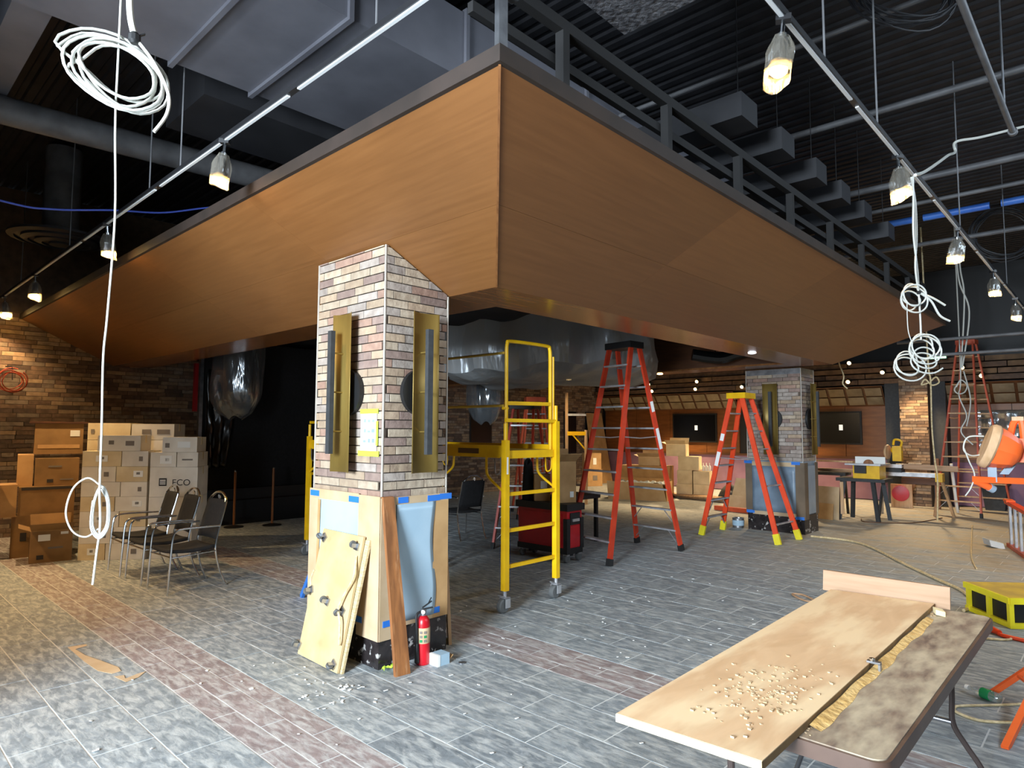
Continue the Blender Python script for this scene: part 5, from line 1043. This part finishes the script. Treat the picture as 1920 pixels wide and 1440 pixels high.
# ================================================================== RIGHT FOREGROUND
# folding table
tx0, tx1, ty0, ty1, tz = 2.17, 4.26, .545, 1.29, .735
t = thing('folding_table', 'brown folding table covered in sawdust swirls in the right foreground', 'table', ((tx0+tx1)/2, (ty0+ty1)/2, 0))
def rrect(x0, x1, y0, y1, r, n=5):
    out = []
    for cx_, cy_, a0 in ((x1-r, y1-r, 0), (x0+r, y1-r, 90), (x0+r, y0+r, 180), (x1-r, y0+r, 270)):
        for i in range(n+1): an = math.radians(a0+90*i/n); out.append((cx_+r*math.cos(an), cy_+r*math.sin(an)))
    return out
def rprism(x0, x1, y0, y1, r, z0, z1): return MB().slab([(a, b, z0) for a, b in rrect(x0, x1, y0, y1, r)], (0, 0, z1-z0))
part('top', rprism(tx0+.012, tx1-.012, ty0+.012, ty1-.012, .045, tz-.03, tz), 'table_top', t, bevel=.004)
part('edge_band', rprism(tx0, tx1, ty0, ty1, .055, tz-.052, tz-.004), 'table_edge', t, bevel=.007)
for x, s in ((2.42, 1), (4.0, -1)):
    for y in (.70, 1.14): part('leg', MB().tube(cr([(x, y, tz-.05), (x+.005*s, y, .38), (x+.01*s, y, .24), (x+.015*s, y+(.05 if y > .9 else -.05), .15), (x+.015*s, y+(.11 if y > .9 else -.11), .06), (x+.015*s, y+(.12 if y > .9 else -.12), .0)], 5), .0135, 10), 'table_leg', t)
    part('leg_bar', MB().cyl((x+.01*s, .70, .24), (x+.01*s, 1.14, .24), .012), 'steel', t); part('leg_bar', MB().cyl((x, .70, tz-.07), (x, 1.14, tz-.07), .014), 'table_leg', t)
    part('leg_brace', MB().cyl((x, .92, .45), (x+.42*s, .92, tz-.06), .009), 'steel', t); part('clamp_block', MB().box(x-.05, x+.05, .86, .98, tz-.085, tz-.052), 'aluminium', t)
# clamps
def clamp(label, p):
    p = Vector(p); t = thing('screw_clamp', label, 'clamp', tuple(p))
    part('jaw', MB().box(p.x-.012, p.x+.012, p.y-.02, p.y+.03, p.z+.028, p.z+.036).box(p.x-.012, p.x+.012, p.y-.02, p.y-.012, p.z-.06, p.z+.03), 'steel', t, bevel=.002)
    part('screw', MB().cyl((p.x, p.y+.015, p.z-.10), (p.x, p.y+.015, p.z-.055), .005, None, 8), 'steel', t); part('pad', MB().lathe([(.004, .034), (.011, .036), (.011, .046), (.004, .048)], 12, (p.x, p.y+.012, p.z)), 'chrome', t); return t
clamp('small steel clamp gripping the edge of the plywood board halfway along', (2.98, .78, tz+.0))
bz = tz+.002; Bq = [(1.862, 1.272), (1.888, .795), (4.215, .802), (4.16, 1.315)]
t = thing('plywood_board', 'long pale plywood board lying over the left part of the folding table', 'board', (3.0, 1.04, bz))
part('sheet', MB().slab([(a, b, bz) for a, b in Bq], (0, 0, .024)), 'mdf_side', t); part('face', MB().slab([(a, b, bz+.024) for a, b in Bq], (0, 0, .003)), 'mdf', t); part('cut_end', MB().slab([(1.861, 1.272, bz+.001), (1.887, .795, bz+.001), (1.887, .795, bz+.026), (1.861, 1.272, bz+.026)], (-.003, 0, 0)), 'mdf_edge', t)
solo('standing_board', 'short tan board standing on edge across the far end of the table', 'board', MB().slab([(4.235, 1.385, tz+.002), (4.245, .735, tz+.002), (4.262, .735, tz+.118), (4.252, 1.385, tz+.118)], (.018, 0, 0)), 'oak', (4.24, 1.05, tz), bevel=.002)
sd = MB(); rr = random.Random(3)
for i in range(300):
    if i < 210: u, v = rr.gauss(.62, .16), rr.gauss(.30, .17); x, y = 1.9+.95*(1-u)*1.3, .82+.44*v*1.2
    else: x, y = rr.uniform(2.2, 4.1), .80-abs(rr.gauss(0, .012))-.004
    on = i < 210
    if on and not (1.92 < x < 4.1 and .83 < y < 1.25): continue
    z = bz+.027 if on else tz; s_ = rr.uniform(.002, .0065)*(1 if on else .8); k = rr.uniform(0, PI)
    sd.obox((x, y, z+s_*.35), (s_*math.cos(k), s_*math.sin(k), 0), (-s_*math.sin(k), s_*math.cos(k), s_*.2), (0, 0, s_*.5))
solo('sawdust', 'wood chips and shavings strewn over the plywood board', 'wood chips', sd, 'card_pale', (2.4, 1.0, bz), kind='stuff')
solo('sawdust_line', 'golden sawdust ridge along the plywood edge on the brown table', 'sawdust', MB().grid(lambda u, v: Vector((2.26+1.72*u,   .793-.036*v*(1+.15*math.sin(u*17)+.10*math.sin(u*41)), tz+.001+.010*(1-v)*(1+.3*math.sin(u*29)))), 60, 4), 'sawdust', (3.1, .77, tz), kind='stuff')
solo('wood_chip', 'pale wood chip lying at the far corner of the plywood board', 'wood chip', MB().obox((4.10, .76, tz+.016), (.03, .012, 0), (-.008, .02, .004), (0, 0, .013)), 'mdf_edge', (4.1, .76, tz), bevel=.003)
# yellow box with dark openings
yb = Vector((7.14, .80, 0)); u = Vector((.77, .64, 0)).normalized(); v = Vector((u.y, -u.x, 0))
t = thing('yellow_box', 'low yellow box with dark square openings on the floor at right', 'box', tuple(yb), 0); H_ = .25; Lu, Lv = .62, .62
part('core', MB().obox(yb+u*Lu/2+v*Lv/2+Vector((0, 0, H_/2)), u*(Lu/2-.03), v*(Lv/2-.03), Vector((0, 0, H_/2-.01))), 'black', t)
part('top', MB().obox(yb+u*Lu/2+v*Lv/2+Vector((0, 0, H_)), u*Lu/2, v*Lv/2, Vector((0, 0, .012))), 'yellow_dusty', t, bevel=.004); part('base', MB().obox(yb+u*Lu/2+v*Lv/2+Vector((0, 0, .025)), u*Lu/2, v*Lv/2, Vector((0, 0, .022))), 'yellow_bright', t, bevel=.004)
for d, L_u, q in ((u, Lu, v), (v, Lv, u)):
    part('top_edge', MB().obox(yb+d*L_u/2+Vector((0, 0, H_-.012)), d*L_u/2, q*.012, Vector((0, 0, .026))), 'yellow_bright', t, bevel=.003)
    for k in (0, .46, .95): part('post', MB().obox(yb+d*(L_u*k*.95+.016)+q*.012+Vector((0, 0, H_/2)), d*.018, q*.016, Vector((0, 0, H_/2-.02))), 'yellow_bright', t, bevel=.003)
# work light on orange tripod (its mast stands just outside the picture)
hub = Vector((5.35, .40, .32))
t = thing('work_light', 'orange work light with tan round face turned away on an orange tripod', 'work light', (5.35, .40, 0))
part('mast', MB().cyl(hub-Vector((0, 0, .1)), (5.0, .42, 1.42), .018), 'orange_light', t)
for i, f in enumerate(((4.46, .55, 0), (5.235, .73, 0), (6.1, .1, 0))): part('leg', MB().bar(f, hub, .035, .03), 'orange_light', t, bevel=.008)
for a, b in (((4.80, .50, .13), (5.05, .44, .23)), ((5.29, .57, .16), (5.02, .46, .18))): part('strut', MB().bar(a, b, .016, .016), 'orange_light', t)
part('cross_bar', MB().bar((4.765, .671, 1.415), (5.06, .36, 1.40), .05, .035), 'orange_light', t, bevel=.006); part('bar_knob', MB().cyl((4.77, .665, 1.405), (4.83, .608, 1.365), .022, None, 12), 'orange_light', t); part('knob_cap', MB().cyl((4.825, .612, 1.368), (4.845, .594, 1.355), .024, None, 12), 'film_grey', t)
ax = (Vector((.12, -.993, 0))*.93+Vector((.993, .12, 0))*.13-Vector((0, 0, .34))).normalized(); pc = Vector((4.82, .597, 1.612)); s1 = ax.orthogonal().normalized()
part('face_ring', MB().lathe([(.06, -.03), (.125, -.028), (.135, -.012), (.135, .012), (.125, .022), (.05, .022)], 26, pc, ax), 'plank_pale', t); part('face_plate', MB().lathe([(.001, -.022), (.115, -.022), (.115, -.012), (.001, -.012)], 26, pc, ax), 'yellow_dusty', t)
part('housing', MB().lathe([(.125, .022), (.12, .05), (.10, .10), (.085, .13), (.05, .15), (.001, .155)], 8, pc, ax), 'orange_light', t)
b1 = Vector((4.925, .49, 1.62)); up = Vector((0, 0, 1)); rv_ = Vector((.12, -.993, 0))
part('back_block', MB().obox(b1-up*.03, rv_*.05, Vector((.993, .12, 0))*.06, up*.07), 'orange_light', t, bevel=.015)
part('handle', MB().tube(cr([b1-rv_*.02+up*.04, b1+rv_*.0+up*.13, b1+rv_*.035+up*.15, b1+rv_*.045+up*.04], 5), .018, 8), 'orange_light', t); part('handle_cap', MB().obox(b1+rv_*.02+up*.158, rv_*.028, Vector((.993, .12, 0))*.022, up*.012), 'plank_pale', t, bevel=.005)
for k, p in enumerate(((4.833, .594, 1.45), (4.90, .525, 1.475))): part('mounting_post', MB().obox(p, rv_*.022, Vector((.993, .12, 0))*.015, (up*(.05 if k == 0 else .03))+rv_*(.0 if k == 0 else .02)), 'film_blue', t, bevel=.004)
part('cable', MB().tube(cr([pc-ax*.03+up*.05, (4.79, .69, 1.67), (4.77, .715, 1.64), (4.768, .72, 1.585), (4.80, .69, 1.555), (4.84, .65, 1.56), pc-ax*.03-up*.05], 6), .0045, 6), 'cable_white', t); part('cable_tail', MB().tube(cr([(4.768, .72, 1.6), (4.79, .70, 1.52), (4.82, .68, 1.44), (4.81, .70, 1.36), (4.79, .727, 1.31)], 6), .004, 6), 'cable_white', t)
# bottle, cords
b0 = Vector((5.22, .80, .034)); bd = (Vector((5.15, .66, .034))-b0).normalized()
t = thing('water_bottle', 'small clear bottle with green label lying on the floor at right', 'bottle', tuple(b0))
part('body', MB().lathe([(.012, 0), (.012, .03), (.03, .06), (.032, .19), (.026, .2)], 16, b0-bd*.03, bd), 'bottle_clear', t); part('cap', MB().lathe([(.014, 0), (.015, .018), (.013, .02)], 12, b0-bd*.045, bd), 'label_white', t); part('label', MB().lathe([(.0325, .09), (.0335, .092), (.0335, .145), (.0325, .147)], 16, b0-bd*.03, bd), 'green_bottle', t)
def fcable(name, label, pts, r, m, cat='cable'): return solo(name, label, cat, MB().tube(cr([(a, b, r+.001) for a, b in pts], 7), r, 6), m, (pts[0][0], pts[0][1], 0))
fcable('floor_cable', 'tan cable looped on the floor beside the orange tripod foot', [(5.6, .35), (5.24, .54), (4.95, .80), (4.88, .84), (4.80, .82), (4.76, .70), (4.86, .56), (5.0, .44)], .008, 'cable_cream')
fcable('rope', 'dusty twisted rope curving over the floor from far column to yellow box', [(10.99, 3.75), (10.85, 3.0), (9.5, 2.09), (8.82, 1.63), (8.45, 1.37), (7.97, 1.18), (7.73, 1.15), (7.49, 1.19)], .016, 'cable_cream', 'rope')
fcable('floor_cable', 'thin pale cable on the dusty floor below far orange ladder', [(14.4, 2.1), (12.2, 1.8), (11.0, 1.63), (10.4, 1.53), (9.9, 1.42)], .008, 'cable_cream')
fcable('extension_cord', 'orange extension cord in front of the low yellow box', [(6.88, .87), (6.81, .82), (6.77, .68), (6.7, .4)], .016, 'orange', 'cord')
solo('cord_plug', 'red-orange plug end of the extension cord by yellow box', 'plug', MB().cyl((6.92, .92, .03), (6.83, .84, .03), .03, .02, 12), 'orange', (6.88, .88, 0), bevel=.004)
fcable('floor_cable', 'pale cable loop lying by the far corner of the brown table', [(6.5, 1.05), (6.62, .93), (6.70, .80), (6.78, .76), (6.86, .84)], .010, 'cable_cream')
fcable('floor_cable', 'small pale cable ring on the floor left of the plywood board', [(6.85, 2.3), (6.97, 2.40), (7.06, 2.52), (7.02, 2.60), (6.9, 2.5), (6.83, 2.38), (6.9, 2.33)], .009, 'oak')
solo('debris', 'small rubble lump on the floor before the lying ladder', 'rubble', MB().obox((12.0, 1.5, .05), (.12, .06, 0), (-.03, .08, .02), (0, .01, .045)), 'grout', (12.0, 1.5, 0), bevel=.02)
# thin strip of metal trim on the floor edge of far scene
fcable('floor_cable', 'dark cord running over the dusty floor from the table saw', [(13.9, 3.8), (13.5, 3.6), (13.9, 3.0), (14.6, 2.8), (15.2, 2.7)], .008, 'wood_dark')
